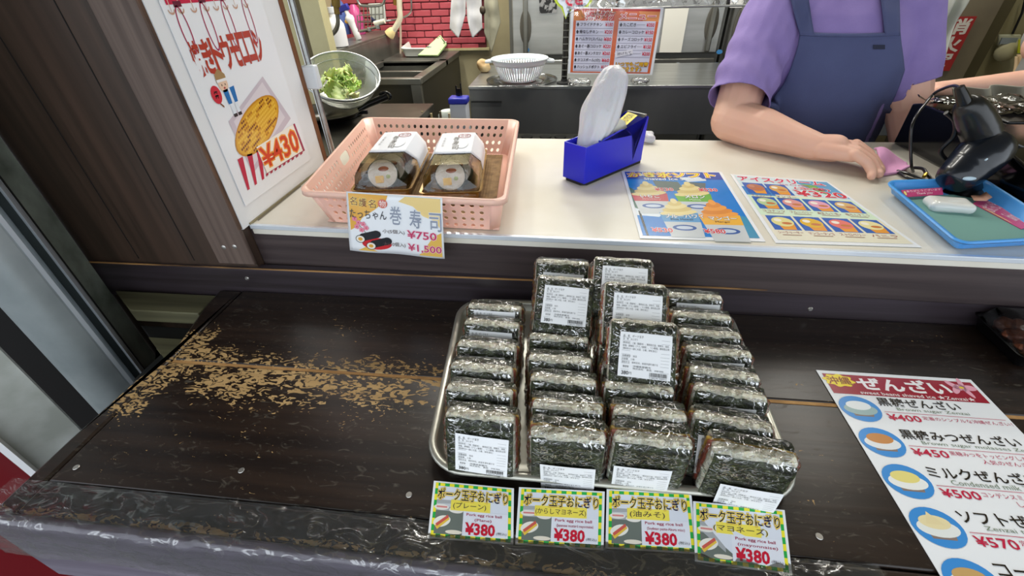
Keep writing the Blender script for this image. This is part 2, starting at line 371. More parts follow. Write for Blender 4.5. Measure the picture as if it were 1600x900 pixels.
# left: dark timber panel facing us, corner post, white side panel
pn = MB()
S('wall_front_left', (-1.02,.668,-.72), (-.60,.70,1.4), m_panel)
gp = MB()
for x in (-.86,-.735,): gp.bb((x-.0007,.667,.066), (x+.0007,.669,1.4))
gp.build('board_joint', m_blackm, bpy.data.objects['wall_front_left'], world=True)
rs = MB(); rs.bb((-.676,.660,.066),(-.598,.6675,1.4)); ro = rs.build('rough_corner_board', wood_mat('rough_sawn_wood','4a3b34','6a5950',.6,None,grain=(90,90,1.6),bump=.9), bpy.data.objects['wall_front_left'], world=True, bevel=.002)
eg = MB(); eg.bb((-.599,.6585,.145),(-.5955,.665,1.4)); eg.build('edge_strip', wood_mat('bare_edge_wood','6b4a33','2b201b',.6,None,grain=(60,60,14)), bpy.data.objects['wall_front_left'], world=True)
sw = MB()
for px,py in ((349,387),(366,386)):
    p = aty(px,py,.659); sw.lathe([(0.0001,0),(.003,0),(.0045,-.001),(.0045,-.003)], 12, Matrix.Translation(p) @ Matrix.Rotation(R(-90),4,'X') @ Matrix.Scale(-1,4,(0,0,1)))
sw.build('screw', m_screw, bpy.data.objects['wall_front_left'], world=True)
S('wall_left_panel', (-.606,.6655,.1425), (-.594,1.003,1.4), m_white2)
pe = MB(); pe.bb((-.5935,.684,.1425),(-.5915,1.0,.1465)); pe.build('grimy_seam', mat('grime','8c8468',.7), bpy.data.objects['wall_left_panel'], world=True)
tr = MB(); tr.bb((-.606,1.0035,-.2),(-.592,1.018,1.4)); struct('trim_2', tr, mat('brown_wood_trim','8a5a38',.5,var=('6e4428',8,.3),stretch=(1,1,.1)))
# kitchen posts behind the side panel
S('trim_3', (-1.20,1.99,-.72), (-1.135,2.04,1.45), m_cream); S('trim_4', (-1.134,2.01,-.72), (-1.083,2.05,1.45), mat('brown_post','6f6040',.6))
S('trim_5', (-1.082,1.98,-.72), (-1.002,2.04,1.45), m_cream)

# shutter rail and wall strips at the far left: upright profiles standing past the table end
def strip(name, azs, m, zlo=-.72, zhi=1.4, thick=.01):
    mb = MB(); pts = azs
    back = [(x-.02,y+.012) for x,y in reversed(pts)]
    mb.prism(pts+back, zlo, zhi); return struct(name, mb, m, smooth=25)
def A(a, y): return (a*y, y)
strip('trim_6', [A(-1.475,.655), A(-1.563,.60)], m_railg)
strip('trim_7', [A(-1.563,.598), A(-1.572,.575), A(-1.60,.592)], m_blackm)
# rail profile: dark groove, broad face; whitish strips stand in for highlights on its ridges
strip('trim_8', [A(-1.574,.560), A(-1.592,.548), A(-1.603,.553)], m_alu)
strip('rail_highlight', [A(-1.664,.5278), A(-1.688,.5205)], m_alu)  # added strip, its pale colour imitates a ridge highlight
strip('trim_9', [A(-1.603,.556), A(-1.668,.545)], mat('rail_groove','3a4040',.4,.5))
rm = MB(); pr = [A(-1.668,.528), A(-1.70,.517)]
for i in range(9):
    t = i/8; a = -1.70-.275*t; y = .517-.045*t-.012*math.sin(math.pi*t); pr.append(A(a,y))
rm.prism(pr+[(x-.03,y+.03) for x,y in reversed(pr)], -.72, 1.4); struct('trim_10', rm, m_railm, smooth=50)
strip('trim_11', [A(-1.96,.50), A(-2.20,.47)], m_blackm)  # solid black strip stands in for the dark gap beside the rail
strip('trim_12', [A(-2.16,.40), A(-2.73,.33)], mat('pale_painted_metal','c9cdc9',.5,var=('a9ada6',14,.15)))
strip('trim_13', [A(-2.725,.322), A(-2.80,.318)], m_white2)
strip('wall_far_left', [A(-2.79,.335), A(-4.6,.21)], m_red)

# right side beyond the clerk
S('trim_14', (2.2*.685,2.17,-.72), (2.2*.745,2.25,1.45), mat('grey_brown_post','7d735c',.6,var=('6a6150',8,.3)))
S('trim_15', (2.2*.745,2.20,-.72), (2.2*.775,2.27,1.45), mat('dark_post','575037',.6))
S('wall_right_back', (1.70,2.27,-.72), (2.75,2.33,1.45), m_khaki)
mb = MB(); mb.bb((2.0,2.262,-.1),(2.012,2.272,1.45)); struct('trim_16', mb, m_blackm)

# ------------------------------------------------------------------ low display table
T = thing('display_table', 'long dark varnished wooden display table with chipped worn planks below the white counter', 'table', (-.0,.2,-.72))
def plank(x0,x1,y0,y1,z=0,t=.03,name='plank',m=None,bev=.003):
    mb = MB(); mb.bb((x0,y0,z-t),(x1,y1,z)); return mb.build(name, m or m_table, T, world=True, bevel=bev)
plank(-.652,1.30,.461,.660); plank(-.652,1.30,.2395,.4555); plank(-.652,1.30,.200,.2375,-.0005)
mb = MB(); mb.prism([(-.656,.2),(-.656,.66),(-.705,.66),(-.697,.60),(-.664,.467),(-.679,.417),(-.684,.30),(-.684,.2)], -.03, -.0008); mb.build('end_batten', m_table, T, world=True, bevel=.004)
mb = MB(); mb.bb((-.65,.4550,-.02),(1.3,.4612,-.0015)); mb.build('bare_wood_gap', mat('bare_tan_wood','c69a62',.7,var=('8a6236',40,.3)), T, world=True)
mb = MB(); mb.bb((-.694,.186,-.16),(1.30,.1995,-.001)); mb.build('front_board', wood_mat('front_board_wood','5a5260','7a7382',.35), T, world=True, bevel=.004)
mb = MB()
for x in(-.66,.2,1.25):
    for y in(.22,.62): mb = MB(); mb.bb((x-.025,y-.02,-.72),(x+.025,y+.02,-.03)); mb.build('leg', m_blackm, T, world=True)
for px,py in ((377,735),(119,730),(1280,838),(639,773)):
    p = atz(px,py,.0008); mb = MB(); mb.lathe([(0.0001,.0006),(.0035,.0006),(.004,0)], 12, Matrix.Translation(p)); mb.build('screw', m_screw, T, world=True)
# dark lower boards seen past the table end
LB = thing('lower_bench', 'mossy dark wooden boards low beside the left end of the table', 'bench', (-.8,.55,-.72))
for y0,y1,z,m in ((.595,.655,-.012,m_under),(.545,.592,-.05,m_blackm),(.44,.542,-.035,m_under)):
    mb = MB(); mb.prism([(-.712,y0),(-.712,y1),(-1.50*y1+.03,y1),(-1.50*y0+.03,y0)],z-.03,z); mb.build('board', m, LB, world=True, bevel=.002)
mb = MB(); mb.bb((-.76,.46,-.72),(-.72,.60,-.06)); mb.build('support', m_blackm, LB, world=True)
# ledge beam with a dark shadow gap
o = MB(); o.bb((-1.01,.6615,-.03),(1.35,.68,.056)); lg = o.build('ledge_beam', m_ledge, bevel=.0025); props(lg,'dark varnished timber beam running along the back of the display table','beam')
o = MB(); o.bb((-.98,.6607,.0545),(1.35,.6625,.0575)); o.build('worn_edge', wood_mat('worn_edge_wood','4a3524','b98a52',.6,None,grain=(9,60,60)), lg, world=True)
for px,py in ((1266,483),(386,435)):
    p = aty(px,py,.6612); mb = MB(); mb.lathe([(0.0001,-.002),(.003,-.002),(.0045,0)], 12, Matrix.Translation(p) @ Matrix.Rotation(R(-90),4,'X')); mb.build('screw', m_screw, lg, world=True)
# counter: front board, white top, aluminium nosing
K = thing('service_counter', 'white topped service counter with dark timber front and aluminium edge', 'counter', (.3,.9,-.72))
def yf(x): return .686-.0268*(x+.594)
mb = MB(); mb.add([(-.60,.6865,.05),(1.5,.6305,.05),(1.5,.66,.05),(-.60,.72,.05),(-.60,.6865,.136),(1.5,.6305,.136),(1.5,.66,.136),(-.60,.72,.136)], [(0,1,5,4),(1,2,6,5),(2,3,7,6),(3,0,4,7),(4,5,6,7),(3,2,1,0)])
mb.build('front_board', m_board, K, world=True, bevel=.002)
mb = MB(); mb.add([(-.594,yf(-.594),.122),(1.5,yf(1.5),.122),(1.5,1.215,.122),(-.594,1.24,.122),(-.594,yf(-.594),.142),(1.5,yf(1.5),.142),(1.5,1.215,.142),(-.594,1.24,.142)], [(0,1,5,4),(1,2,6,5),(2,3,7,6),(3,0,4,7),(4,5,6,7),(3,2,1,0)])
mb.build('counter_top', m_white, K, world=True, bevel=.001)
mb = MB(); a=.0035; mb.add([(-.594,yf(-.594)-a,.1345),(1.5,yf(1.5)-a,.1345),(1.5,yf(1.5)+.004,.1345),(-.594,yf(-.594)+.004,.1345),(-.594,yf(-.594)-a,.1432),(1.5,yf(1.5)-a,.1432),(1.5,yf(1.5)+.004,.1432),(-.594,yf(-.594)+.004,.1432)], [(0,1,5,4),(1,2,6,5),(2,3,7,6),(3,0,4,7),(4,5,6,7),(3,2,1,0)])
mb.build('aluminium_edge', m_alu, K, world=True, bevel=.001)
mb = MB(); mb.bb((-.58,.74,-.72),(1.48,.78,.12)); mb.bb((-.58,1.16,-.72),(1.48,1.19,.122)); mb.build('cabinet_body', m_blackm, K, world=True)
sm = MB(); sm.add([atz(402,344,.1424),atz(404,345,.1424),atz(471,291,.1424),atz(469,290,.1424)],[(0,1,2,3)]); sm.build('seam', mat('seam_dark','7a7364',.6), K, world=True)
# clear plastic sheet taped round the front edge of the table
fs = MB()
def fpf(u,v):
    x = -.70+1.05*u; 
    if v < .4: y=.238-.045*(v/.4); z=.0022
    elif v<.5: t=(v-.4)/.1; y=.193-.009*math.sin(t*1.57); z=.0022-.009*(1-math.cos(t*1.57))
    else: t=(v-.5)/.5; y=.183-.004*t; z=-.007-.085*t*(.8+.35*noisev((x*6,t,0)))
    d = noisev((x*22,y*30,z*30))*.0028 + noisev((x*60,y*50,z*60),1,3)*.0015
    return (x, y-abs(d) if v>.4 else y, z+abs(d)*1.1)
fs.grid(fpf, 260, 34); o = fs.build('plastic_sheet', film_mat('clear_sheet_film', base=.01, ridge=.30, scale=22, rough=.12, bump=.8, stretch=(1,2.0,2.0), milky=.03), smooth=180); props(o,'clear crinkled plastic sheet wrapped over the front edge of the dark table','plastic sheet')
# ------------------------------------------------------------------ rice ball packs
def rbox(half, r, n=8, disp=None, nn=None):
    """rounded box as one closed grid; disp(p, normal) -> offset along the normal"""
    nx, ny, nz = nn or (n,n,n); key = {}; vs = []; fs = []
    def vert(p):
        k = tuple(round(c,5) for c in p)
        if k in key: return key[k]
        q = Vector([p[i]*half[i] for i in range(3)]); inn = Vector([max(-(half[i]-r), min(half[i]-r, q[i])) for i in range(3)])
        d = q-inn; 
        if d.length > 1e-9: nrm = d.normalized(); q = inn + nrm*r
        else: nrm = Vector((0,0,0))
        if disp: q = q + nrm*disp(q, nrm)
        key[k] = len(vs); vs.append(q); return key[k]
    def edge(m): # denser near the ends
        return [-math.cos(math.pi*i/m)*.5-.0+(-1+2*i/m)*.5 for i in range(m+1)]
    ex, ey, ez = edge(nx), edge(ny), edge(nz)
    for (A,B,F) in ((ex,ey,lambda a,b,s:(a,b,s)),(ey,ez,lambda a,b,s:(s,a,b)),(ez,ex,lambda a,b,s:(b,s,a))):
        for s in (-1,1):
            for i in range(len(A)-1):
                for j in range(len(B)-1):
                    q = [vert(F(A[i],B[j],s)), vert(F(A[i+1],B[j],s)), vert(F(A[i+1],B[j+1],s)), vert(F(A[i],B[j+1],s))]
                    fs.append(q if s > 0 else q[::-1])
    return vs, fs
m_rice = mat('rice', 'f6f4e8', .5, bump=(420,.9,.004), var=('c9c2a4',260,.2), sub=.15)
m_egg = mat('fried_egg', 'e8b23a', .5, var=('f0cf68',60,.3), bump=(120,.4))
m_pork = mat('luncheon_pork', 'c8705a', .45, var=('b3523f',70,.3), bump=(160,.4))
m_nori = mat('nori_seaweed', '12150c', .45, var=('474f30',85,.16), bump=(190,1.0,.005), stretch=(1,1.4,1.4))
m_film = film_mat('cling_film', base=.0, ridge=1.0, scale=95, rough=.12, bump=1.0, milky=.0, cluster=.7, stretch=(.8,1,1.2))
m_lab = mat('sticker_paper', 'eceef0', .4)
W_, T_, H_ = .088, .037, .090
def make_pack(seed):
    P = thing('rice_ball', 'wrapped rice ball', 'rice ball')
    hw = W_/2
    def slab(name, y0, y1, m, ins=0, zt=H_-.0035, bmp=.0012):
        mb = MB(); half = ((W_-.004)/2-ins, (y1-y0)/2, (zt-.003)/2)
        vs, fs = rbox(half, min(half)*.75, disp=lambda q,nr: noisev(q, 130, seed)*bmp, nn=(14,3,12))
        off = Vector((0,(y0+y1)/2,.003+half[2])); mb.add([v+off for v in vs], fs); return mb.build(name, m, P)
    slab('rice', -.0160, .0005, m_rice, 0, H_+.0010, .0014); slab('pork', -.0005, .0062, m_pork, -.0018, H_-.009); slab('egg', .0055, .0115, m_egg, -.0022, H_-.010); slab('rice', .0105, .0172, m_rice, 0, H_-.006)
    # nori: a band round front, bottom, back and part of the top
    prof = []; hy, hz, r = T_/2-.0015, H_/2-.001, .010
    per = []
    def arc(cy, cz, a0, a1):
        for i in range(6): a = R(a0+(a1-a0)*i/5); per.append((cy+r*math.cos(a), cz+r*math.sin(a)))
    # start on top just behind the rice strip, go back, down, under, up the front, end at the front shoulder
    per.append((-hy+.0190, hz-.001)); per.append((0.006, hz)); arc(hy-r, hz-r, 90, 0)
    for i in range(1,12): per.append((hy, hz-r-(2*hz-2*r)*i/12))
    arc(hy-r, -hz+r, 0, -90); arc(-hy+r, -hz+r, -90, -180)
    for i in range(1,14): per.append((-hy, -hz+r+(2*hz-2*r)*i/14))
    for i in range(4): a = R(180-40*i/3); per.append((-hy+r+r*math.cos(a), hz-r+r*math.sin(a)))
    mb = MB(); n = len(per)
    def nf(u,v):
        k = v*(n-1); i = min(int(k), n-2); f = k-i; y = per[i][0]*(1-f)+per[i+1][0]*f; z = per[i][1]*(1-f)+per[i+1][1]*f
        x = (u-.5)*(W_-.007); e = .0010 + noisev((x,y,z),95,seed)*.0016 + noisev((x,y,z),240,seed+2)*.0006
        dy, dz = y/hy, z/hz; L_ = math.hypot(dy,dz) or 1
        wob = noisev((x*55, 3*seed, 0))*.003 if (v<.02 or v>.98) else 0
        return (x, y+dy/L_*e + (wob if v<.02 else 0), z+H_/2+dz/L_*e+(wob if v>.98 else 0))
    mb.grid(nf, 22, n); mb.build('nori', m_nori, P, solid=.0006)
    # cling film
    def fd(q,nr):
        e = noisev((q.x*60,q.y*60,q.z*60),1,seed+5); e2 = noisev((q.x*190,q.y*120,q.z*120),1,seed+9)
        end = max(0,(abs(q.x)-.034)/.012)
        return .0004 + abs(e)*.0016 + abs(e2)*.0009 + end*noisev((q.x*40,q.y*170,q.z*170),1,seed)*.003
    vs, fs = rbox((W_/2+.001, T_/2+.0004, H_/2+.0008), .0125, disp=fd, nn=(34,16,34))
    mb = MB(); mb.add([v+Vector((0,0,H_/2)) for v in vs], fs); mb.build('cling_film', m_film, P, smooth=70)
    return P
def make_label(P, seed, low=False):
    lw, lh = .064, .056
    mb = MB(); y = -T_/2-.0030
    def f(u,v):
        return (-lw/2+lw*u, y-.0010*math.sin(math.pi*u)*.6-.0004*math.sin(math.pi*v), lh*(1-v))
    mb.grid(f, 8, 6); L_ = mb.build('price_label', m_lab, P)
    p = Print(); g = '55585c'; d='2a2a2e'
    p.text('品　名　ポーク玉子', .06,.06,.45,.115, d, 2); p.text('名　称　おにぎり', .06,.135,.34,.185, g, 2)
    p.text('原材料名：ご飯（国産米）、豚肉加工品、卵焼き、海苔、', .06,.22,.95,.27, g, 2)
    p.text('食塩、調味料（アミノ酸等）、リン酸塩、酸化防止剤', .06,.285,.95,.335, g, 2); p.text('（原材料の一部に大豆、小麦、卵を含む）', .06,.35,.72,.40, g, 2)
    for v in (.125,.205,.42,.50,.57,.64,.71,.84): p.rect(.05,v-.003,.96,v+.003,'9a9da2',1)
    p.text('消費期限　当日', .06,.515,.34,.56,g,2); p.text('内容量　１個', .06,.585,.3,.63,g,2); p.text('保存方法　直射日光、高温多湿を避ける', .06,.655,.75,.70,g,2)
    p.text('製造者', .09,.75,.2,.80,d,2); p.text('沖縄県那覇市', .28,.735,.62,.78,g,2); p.text('株式会社　食品　098-000', .28,.785,.86,.83,g,2)
    p.text('380', .07,.875,.2,.955, '111114', 2, .02); p.text('円', .21,.89,.26,.95, d, 2)
    rr = random.Random(seed); x=.60
    while x < .93:
        a = rr.choice((.005,.009,.013)); p.rect(x,.86,x+a,.945,'1a1a1c',2); x += a+rr.choice((.006,.01))
    p.text('4 582191 040016', .60,.955,.93,.985,d,2)
    fn = lambda u,v,h: Vector(f(u,v)) + Vector((0,-h*.5,0))
    p.build('label_print', None, m_ink, L_, world=False, fn=fn)
    return L_
variants = []
for sd in range(4):
    P = make_pack(sd*3+1); make_label(P, sd+1); variants.append(P)
E_ = __import__('mathutils').Euler
used = set()
def place(k, M, label, labz=.010, labx=0, rot=0):
    i = k % 4; src = variants[i]
    if i not in used: used.add(i); o = src; o.matrix_world = M
    else: o = dup(src, M)
    o['label'] = label; o['group'] = 'wrapped rice balls on the tray'; WM[o.name] = M.copy()
    for ch in [q for q in bpy.data.objects if q.parent is o and q.name.startswith('price_label')]:
        ch.matrix_local = TRS((labx,0,labz),(0,rot,0))
    return o
order = {'A':'leftmost column','B':'second column from the left','C':'third column from the left','D':'rightmost column'}
cnt = {'A':6,'B':5,'C':3,'D':8}
ords = ['front','second','third','fourth','fifth','sixth','seventh','rearmost']
look = {'A1':'rice ball with its whole ingredient sticker in view','B1':'rice ball with sticker low on its face','C1':'rice ball with sticker reaching its base','D1':'skewed rice ball with egg and pork at its end'}
#          pixel centre of the front top edge, yaw deg, label height offset, label x, label roll deg
rows = {
'A1':(748,655,-2,.012,.002,2),'A2':(746,614,-3,.008,0,-2),'A3':(750,579,-3,.012,-.002,-3),'A4':(758,543,-3,.012,-.002,-2),'A5':(767,508,-3,.016,0,0),'A6':(771,482,-2,.022,.002,0),
'B1':(887,693,-2,-.012,.004,-2),'B2':(886,642,-2,.004,.003,2),'B3':(880,598,-3,.004,0,1),'B4':(874,565,-2,.004,0,0),'B5':(873,531,-2,.0,0,0),
'C1':(1022,701,-2,-.006,-.004,-2),'C2':(1018,653,-2,.004,-.004,0),'C3':(1000,610,-2,.004,-.002,0),
'D1':(1183,724,-7,-.014,.010,-2),'D2':(1148,664,-9,.008,.002,-5),'D3':(1144,618,-9,.010,.002,-5),'D4':(1134,588,-7,.012,.001,-4),'D5':(1126,553,-5,.014,.002,-3),'D6':(1112,524,-3,.013,.004,-1),'D7':(1100,496,-3,.014,.004,0),'D8':(1087,465,-3,.016,.006,-1),
}
LEAN = 14; k = 0
for key,(px,py,yaw,lz,lx,lr) in rows.items():
    col = key[0]; i = int(key[1])-1
    lean = LEAN + rnd.uniform(-1.5,1.5); hs = 1
    if key in ('B1','C1','D1'): lean = -2; py -= 3
    elif key[1]=='2' and col in 'BC': lean = 8
    Pt = atz(px,py,.1035); Rm = E_((-R(lean),0,R(yaw))).to_matrix(); Rm = Matrix.Rotation(R(yaw),3,'Z') @ Matrix.Rotation(-R(lean),3,'X')
    base = Pt - Rm @ Vector((0,-T_/2,H_)); base.z = max(base.z, .0105); lz += .009 if key[1] != '1' else 0
    n = cnt[col]; od = 'rearmost' if i == n-1 else ords[i]
    lab = f"{look[key]}, front of the {order[col].replace(' column from the left',' column')}" if key in look else f"wrapped nori rice ball standing {od} in the {order[col]}"
    place(k, Matrix.Translation(base) @ Rm.to_4x4(), lab, lz, lx, R(lr)); k += 1
# packs lying on top of the standing ones: centre pixel of face, height, lean
top = [
 ('B6', 880,478, .128, 50, -4, 'rice ball lying back on the second column, its sticker with barcode facing up'),
 ('C4', 1004,556, .124, 46, -3, 'frontmost rice ball lying on the third column, large sticker fully in view'),
 ('C5', 992,492, .142, 48, -3, 'middle of the three rice balls lying back on the third column'),
 ('C6', 972,447, .150, 52, -3, 'rearmost and topmost rice ball at the back of the third column'),
 ('B7', 876,453, .108, 20, -3, 'rice ball half hidden behind the tilted pack at the back of the second column'),
]
for key,px,py,z,lean,yaw,lab in top:
    Rm = Matrix.Rotation(R(yaw),3,'Z') @ Matrix.Rotation(-R(lean),3,'X')
    base = atz(px,py,z) - Rm @ Vector((0,-T_/2,H_*.5))
    place(k, Matrix.Translation(base) @ Rm.to_4x4(), lab, .017, .002, R(1)); k += 1
# hidden supports of the heap: packs under the lying ones
for px,py in ((992,578),(985,545),(1000,520),(980,490)):
    Pt = atz(px,py+6,.094); Rm = Matrix.Rotation(R(-2),3,'Z') @ Matrix.Rotation(-R(16),3,'X'); base = Pt - Rm @ Vector((0,-T_/2,H_)); base.z=.0105
    place(k, Matrix.Translation(base) @ Rm.to_4x4(), ['rice ball tucked under the frontmost lying pack of the third column','second rice ball tucked under the lying packs of the third column','third rice ball tucked under the lying packs of the third column','rearmost rice ball tucked under the topmost pack'][k-27], .004); k += 1

# tray
TR = thing('serving_tray', 'pale grey metal tray with rounded corners holding the wrapped rice balls', 'tray', (.063,.47,.0))
m_tray = mat('satin_aluminium_tray', 'c9c8bd', .33, .75, bump=(60,.08,.002), var=('aeada1',8,.3))
FL, FR, BR, BL = atz(661,735,.02), atz(1262,786,.02), atz(1128,466,.02), atz(716,477,.02)
BR = Vector((BR.x+.004, .655, .02)); BL = Vector((BL.x, .640, .02))
def rr_loop(q, r, off, z, n=8):
    """rounded quad loop, offset inward by off"""
    c = sum(q, Vector())/4; out = []
    for i in range(4):
        p = q[i]; a = (q[i-1]-p).normalized(); b = (q[(i+1)%4]-p).normalized()
        P0 = p + (a+b)*off; ctr = P0 + (a+b)*(r-off if r > off else .004); rad = max(r-off,.004)
        a0 = math.atan2(-b.y,-b.x); 
        for j in range(n+1):
            t = j/n; d = (-b*math.cos(t*math.pi/2) - a*math.sin(t*math.pi/2)); out.append(Vector((ctr.x+d.x*rad, ctr.y+d.y*rad, z)))
    return out
def loops(mb, ls, cap=True):
    n = len(ls[0]); vs = [p for l in ls for p in l]; fs = [(i*n+k, i*n+(k+1)%n, (i+1)*n+(k+1)%n, (i+1)*n+k) for i in range(len(ls)-1) for k in range(n)]
    if cap: fs.append(tuple(range((len(ls)-1)*n, len(ls)*n)))
    mb.add(vs, fs)
q = [FL, BL, BR, FR]
mb = MB(); loops(mb, [rr_loop(q,.05,o,z) for o,z in ((.000,.0165),(-.0015,.0195),(0,.022),(.004,.0226),(.008,.0216),(.0095,.019),(.013,.008),(.018,.0052),(.03,.005))])
mb.build('tray_body', m_tray, TR, world=True, solid=.0012, smooth=60)

# ------------------------------------------------------------------ the four price cards
def card(quad, kana, sub, en, en2, label, glare=None):
    TL,TR_,BR_,BL_ = quad; c = sum(quad, Vector())/4
    K_ = thing('price_card', label, 'price card', (c.x,c.y,min(p.z for p in quad)), group='laminated price cards in front of the tray')
    mb = MB(); mb.slab(quad, .0006); mb.build('card', m_lam, K_, world=True)
    p = Print(); G, Y = '2fae4e', 'f2e73c'; p.rect(.03,.03,.97,.97,G,.6)
    n = 16
    for i in range(n):
        if i % 2: p.rect(.03+.94*i/n,.03,.03+.94*(i+1)/n,.085,Y,1)
        else: p.rect(.03+.94*i/n,.915,.03+.94*(i+1)/n,.97,Y,1)
    for i in range(9):
        if i % 2 == 0: p.rect(.03,.03+.94*i/9,.065,.03+.94*(i+1)/9,Y,1)
        else: p.rect(.935,.03+.94*i/9,.97,.03+.94*(i+1)/9,Y,1)
    p.rect(.065,.085,.935,.915,'dfe4ee',1.6)
    p.rect(.065,.33,.40,.915,'a9adb0',1.8); p.poly([(.065,.40),(.065,.46),(.40,.44),(.40,.38)],'c9cdd2',1.9)
    p.rect(.065,.52,.40,.915,'6e7670',1.9)
    p.ell(.13,.46,.09,.05,'e9e6df',2.2); p.rect(.07,.44,.20,.47,'d98a86',2.4); p.ell(.31,.50,.085,.05,'ece8e0',2.2,rot=.1); p.rect(.24,.47,.39,.50,'d98a86',2.4)
    p.ell(.15,.70,.115,.085,'efece2',2.2,rot=-.75); p.poly([(.07,.78),(.10,.84),(.24,.66),(.22,.60)],'e8c14c',2.4); p.poly([(.075,.75),(.095,.79),(.23,.63),(.215,.585)],'cf5f55',2.6)
    p.ell(.30,.87,.10,.035,'ebe3d2',2.2)
    p.rect(.24 if sub != '(からしマヨネーズ)' else .20,.315,.72 if sub!='(からしマヨネーズ)' else .80,.50,'f3e25c',2.8)
    p.text(kana, .07,.12,.93,.325,'26223a',5,.012,halo=('f6df6a',.075),halo2=('b9772c',.10))
    sw = .10 if len(sub) > 6 else .0
    p.text(sub, .27-sw*.6,.355,.67+sw*1.2,.475,'3c3140',5,.004,halo=('f3e25c',.04))
    p.rect(.40,.50,.935,.915,'e6e9f2',3)
    p.text(en, .44,.53,.86,.59,'a3224e',5,.012); p.text(en2, .46 if len(en2)>8 else .54,.615,.88 if len(en2)>8 else .74,.675,'a3224e',5,.006)
    p.text('¥380', .44,.70,.78,.89,'c9203a',5,.035); p.text('(税込)', .80,.82,.92,.875,'33323a',5)
    p.build('card_print', quad, m_inkl, K_, step=.00010)
    return K_
def cq(tl,tr,br,bl,zt=.0175):
    return [atz(*tl,zt), atz(*tr,zt), atz(*br,.0010), atz(*bl,.0010)]
card(cq((678,751),(803,763),(802,851),(668,841)), 'ポーク玉子おにぎり','(プレーン)','Pork egg rice ball','(Plane)','green and yellow price card for plain pork egg rice ball, below the leftmost column')
card(cq((811,761),(945,768),(943,860),(805,851)), 'ポーク玉子おにぎり','(からしマヨネーズ)','Pork egg rice ball','(Japanese mustard mayonnaise)','green and yellow price card for mustard mayonnaise rice ball, second from left')
card(cq((948,764),(1080,771),(1091,866),(946,857)), 'ポーク玉子おにぎり','(油みそ)','Pork egg rice ball','(Soybean paste-Abura miso)','green and yellow price card for soybean paste rice ball, third from left')
card(cq((1083,783),(1226,797),(1238,899),(1086,877),.0165), 'ポーク玉子おにぎり','(マヨネーズ)','Pork egg rice ball','(mayonnaise)','green and yellow price card for mayonnaise rice ball, rightmost and tilted')

# ------------------------------------------------------------------ zenzai menu lying on the table
Z0 = .0015; TLz, BLz = atz(1275,578,Z0), atz(1470,900,Z0); TRz = atz(1520,583,Z0)
dn = (BLz-TLz).normalized(); rt = Vector((-dn.y, dn.x, 0)); wz = .220; TRz = TLz + rt*wz; hz_ = .34
quad = [TLz, TRz, TRz+dn*hz_, TLz+dn*hz_]
ZM = thing('dessert_menu', 'white laminated shaved ice menu sheet with red heading lying on the dark table', 'menu', TLz+rt*wz/2+dn*hz_/2-Vector((0,0,Z0)))
def inset(q, a): c = q; return [q[0]+(q[1]-q[0])*a+(q[3]-q[0])*a*.7, q[1]-(q[1]-q[0])*a+(q[2]-q[1])*a*.7, q[2]-(q[2]-q[3])*a-(q[2]-q[1])*a*.7, q[3]+(q[2]-q[3])*a-(q[3]-q[0])*a*.7]
mb = MB(); mb.slab(quad, .0008); mb.build('sheet', m_lam, ZM, world=True)
p = Print()
p.rect(.025,.02,.975,.136,'9c1a30',1)
pts = [(.11+ (.095+.012*math.sin(a*8))*math.cos(a), .058+(.036+.004*math.sin(a*8))*math.sin(a)) for a in [-2*math.pi*i/48 for i in range(48)]]
p.poly(pts,'f4dc2e',2); p.text('沖縄', .035,.036,.185,.082,'7a3a12',4,.01,halo=('f6b93a',.04))
p.text('ぜんざい', .225,.030,.80,.102,'f6f4f6',4,.03,halo=('c04a5c',.05))
for i in range(5):
    a = i*1.2566; p.ell(.885+.05*math.cos(a),.055+.018*math.sin(a),.042,.016,'eba9bd',3,rot=a); 
p.ell(.885,.055,.015,.006,'f4d24a',4); p.text('sweet beans shaved ice ★Zenzai★', .20,.110,.90,.131,'f3e6e8',4,.01)
items = [('黒糖ぜんざい','Brown sugar Zenzai','¥400','定番のシンプルな沖縄ぜんざい！','','e9eef0','9fb9b9'),
         ('黒糖みつぜんざい','Brown sugar molasses Zenzai','¥450','黒糖みつをトッピングした','人気のぜんざい！','c98a4e','e6e9ec'),
         ('ミルクぜんざい','Condensed milk Zenzai','¥500','コンデンスミルクをかけた','しあわせの味','e9dc86','eef0ee'),
         ('ソフトぜんざい','Zenzai topped with soft cream','¥570','定番ぜんざいにソフト','','e9dcae','e6eae8'),
         ('コーヒーぜんざい','Coffee Zenzai','¥550','ほろ苦いコーヒーの味','','c9a46a','e6e0d4')]
for i,(a,b,pr,c1,c2,tc,bc) in enumerate(items):
    v = .148+.162*i; cv = v+.066
    p.ell(.13,cv,.122,.067,'3f8fd8',2,28)
    p.poly([(.06,cv+.0),(.075,cv+.04),(.185,cv+.04),(.205,cv+.0)],'8a7a72',2.6); p.ell(.13,cv+.004,.100,.030,bc,3,24); p.ell(.13,cv-.016,.075,.024,tc,3.6,24)
    if i == 3: p.poly([(.085,cv-.008),(.175,cv-.008),(.12,cv-.052)],'e6d7a8',4)
    p.text(a, .27,v-.004,.27+.082*len(a),v+.042,'2a241e',4,.012)
    p.text(b, .36,v+.047,.36+.0235*len(b),v+.066,'7c8a76',4); p.rect(.27,v+.0725,.97,v+.0745,'c04662',3)
    p.text(pr, .27,v+.084,.46,v+.116,'c22648',4,.015)
    if c1: p.text(c1, .475,v+.084,.475+.034*len(c1),v+.103,'b8385a',4)
    if c2: p.text(c2, .62,v+.110,.62+.036*len(c2),v+.130,'b8385a',4)
p.build('menu_print', quad, m_inkl, ZM, step=.00008)

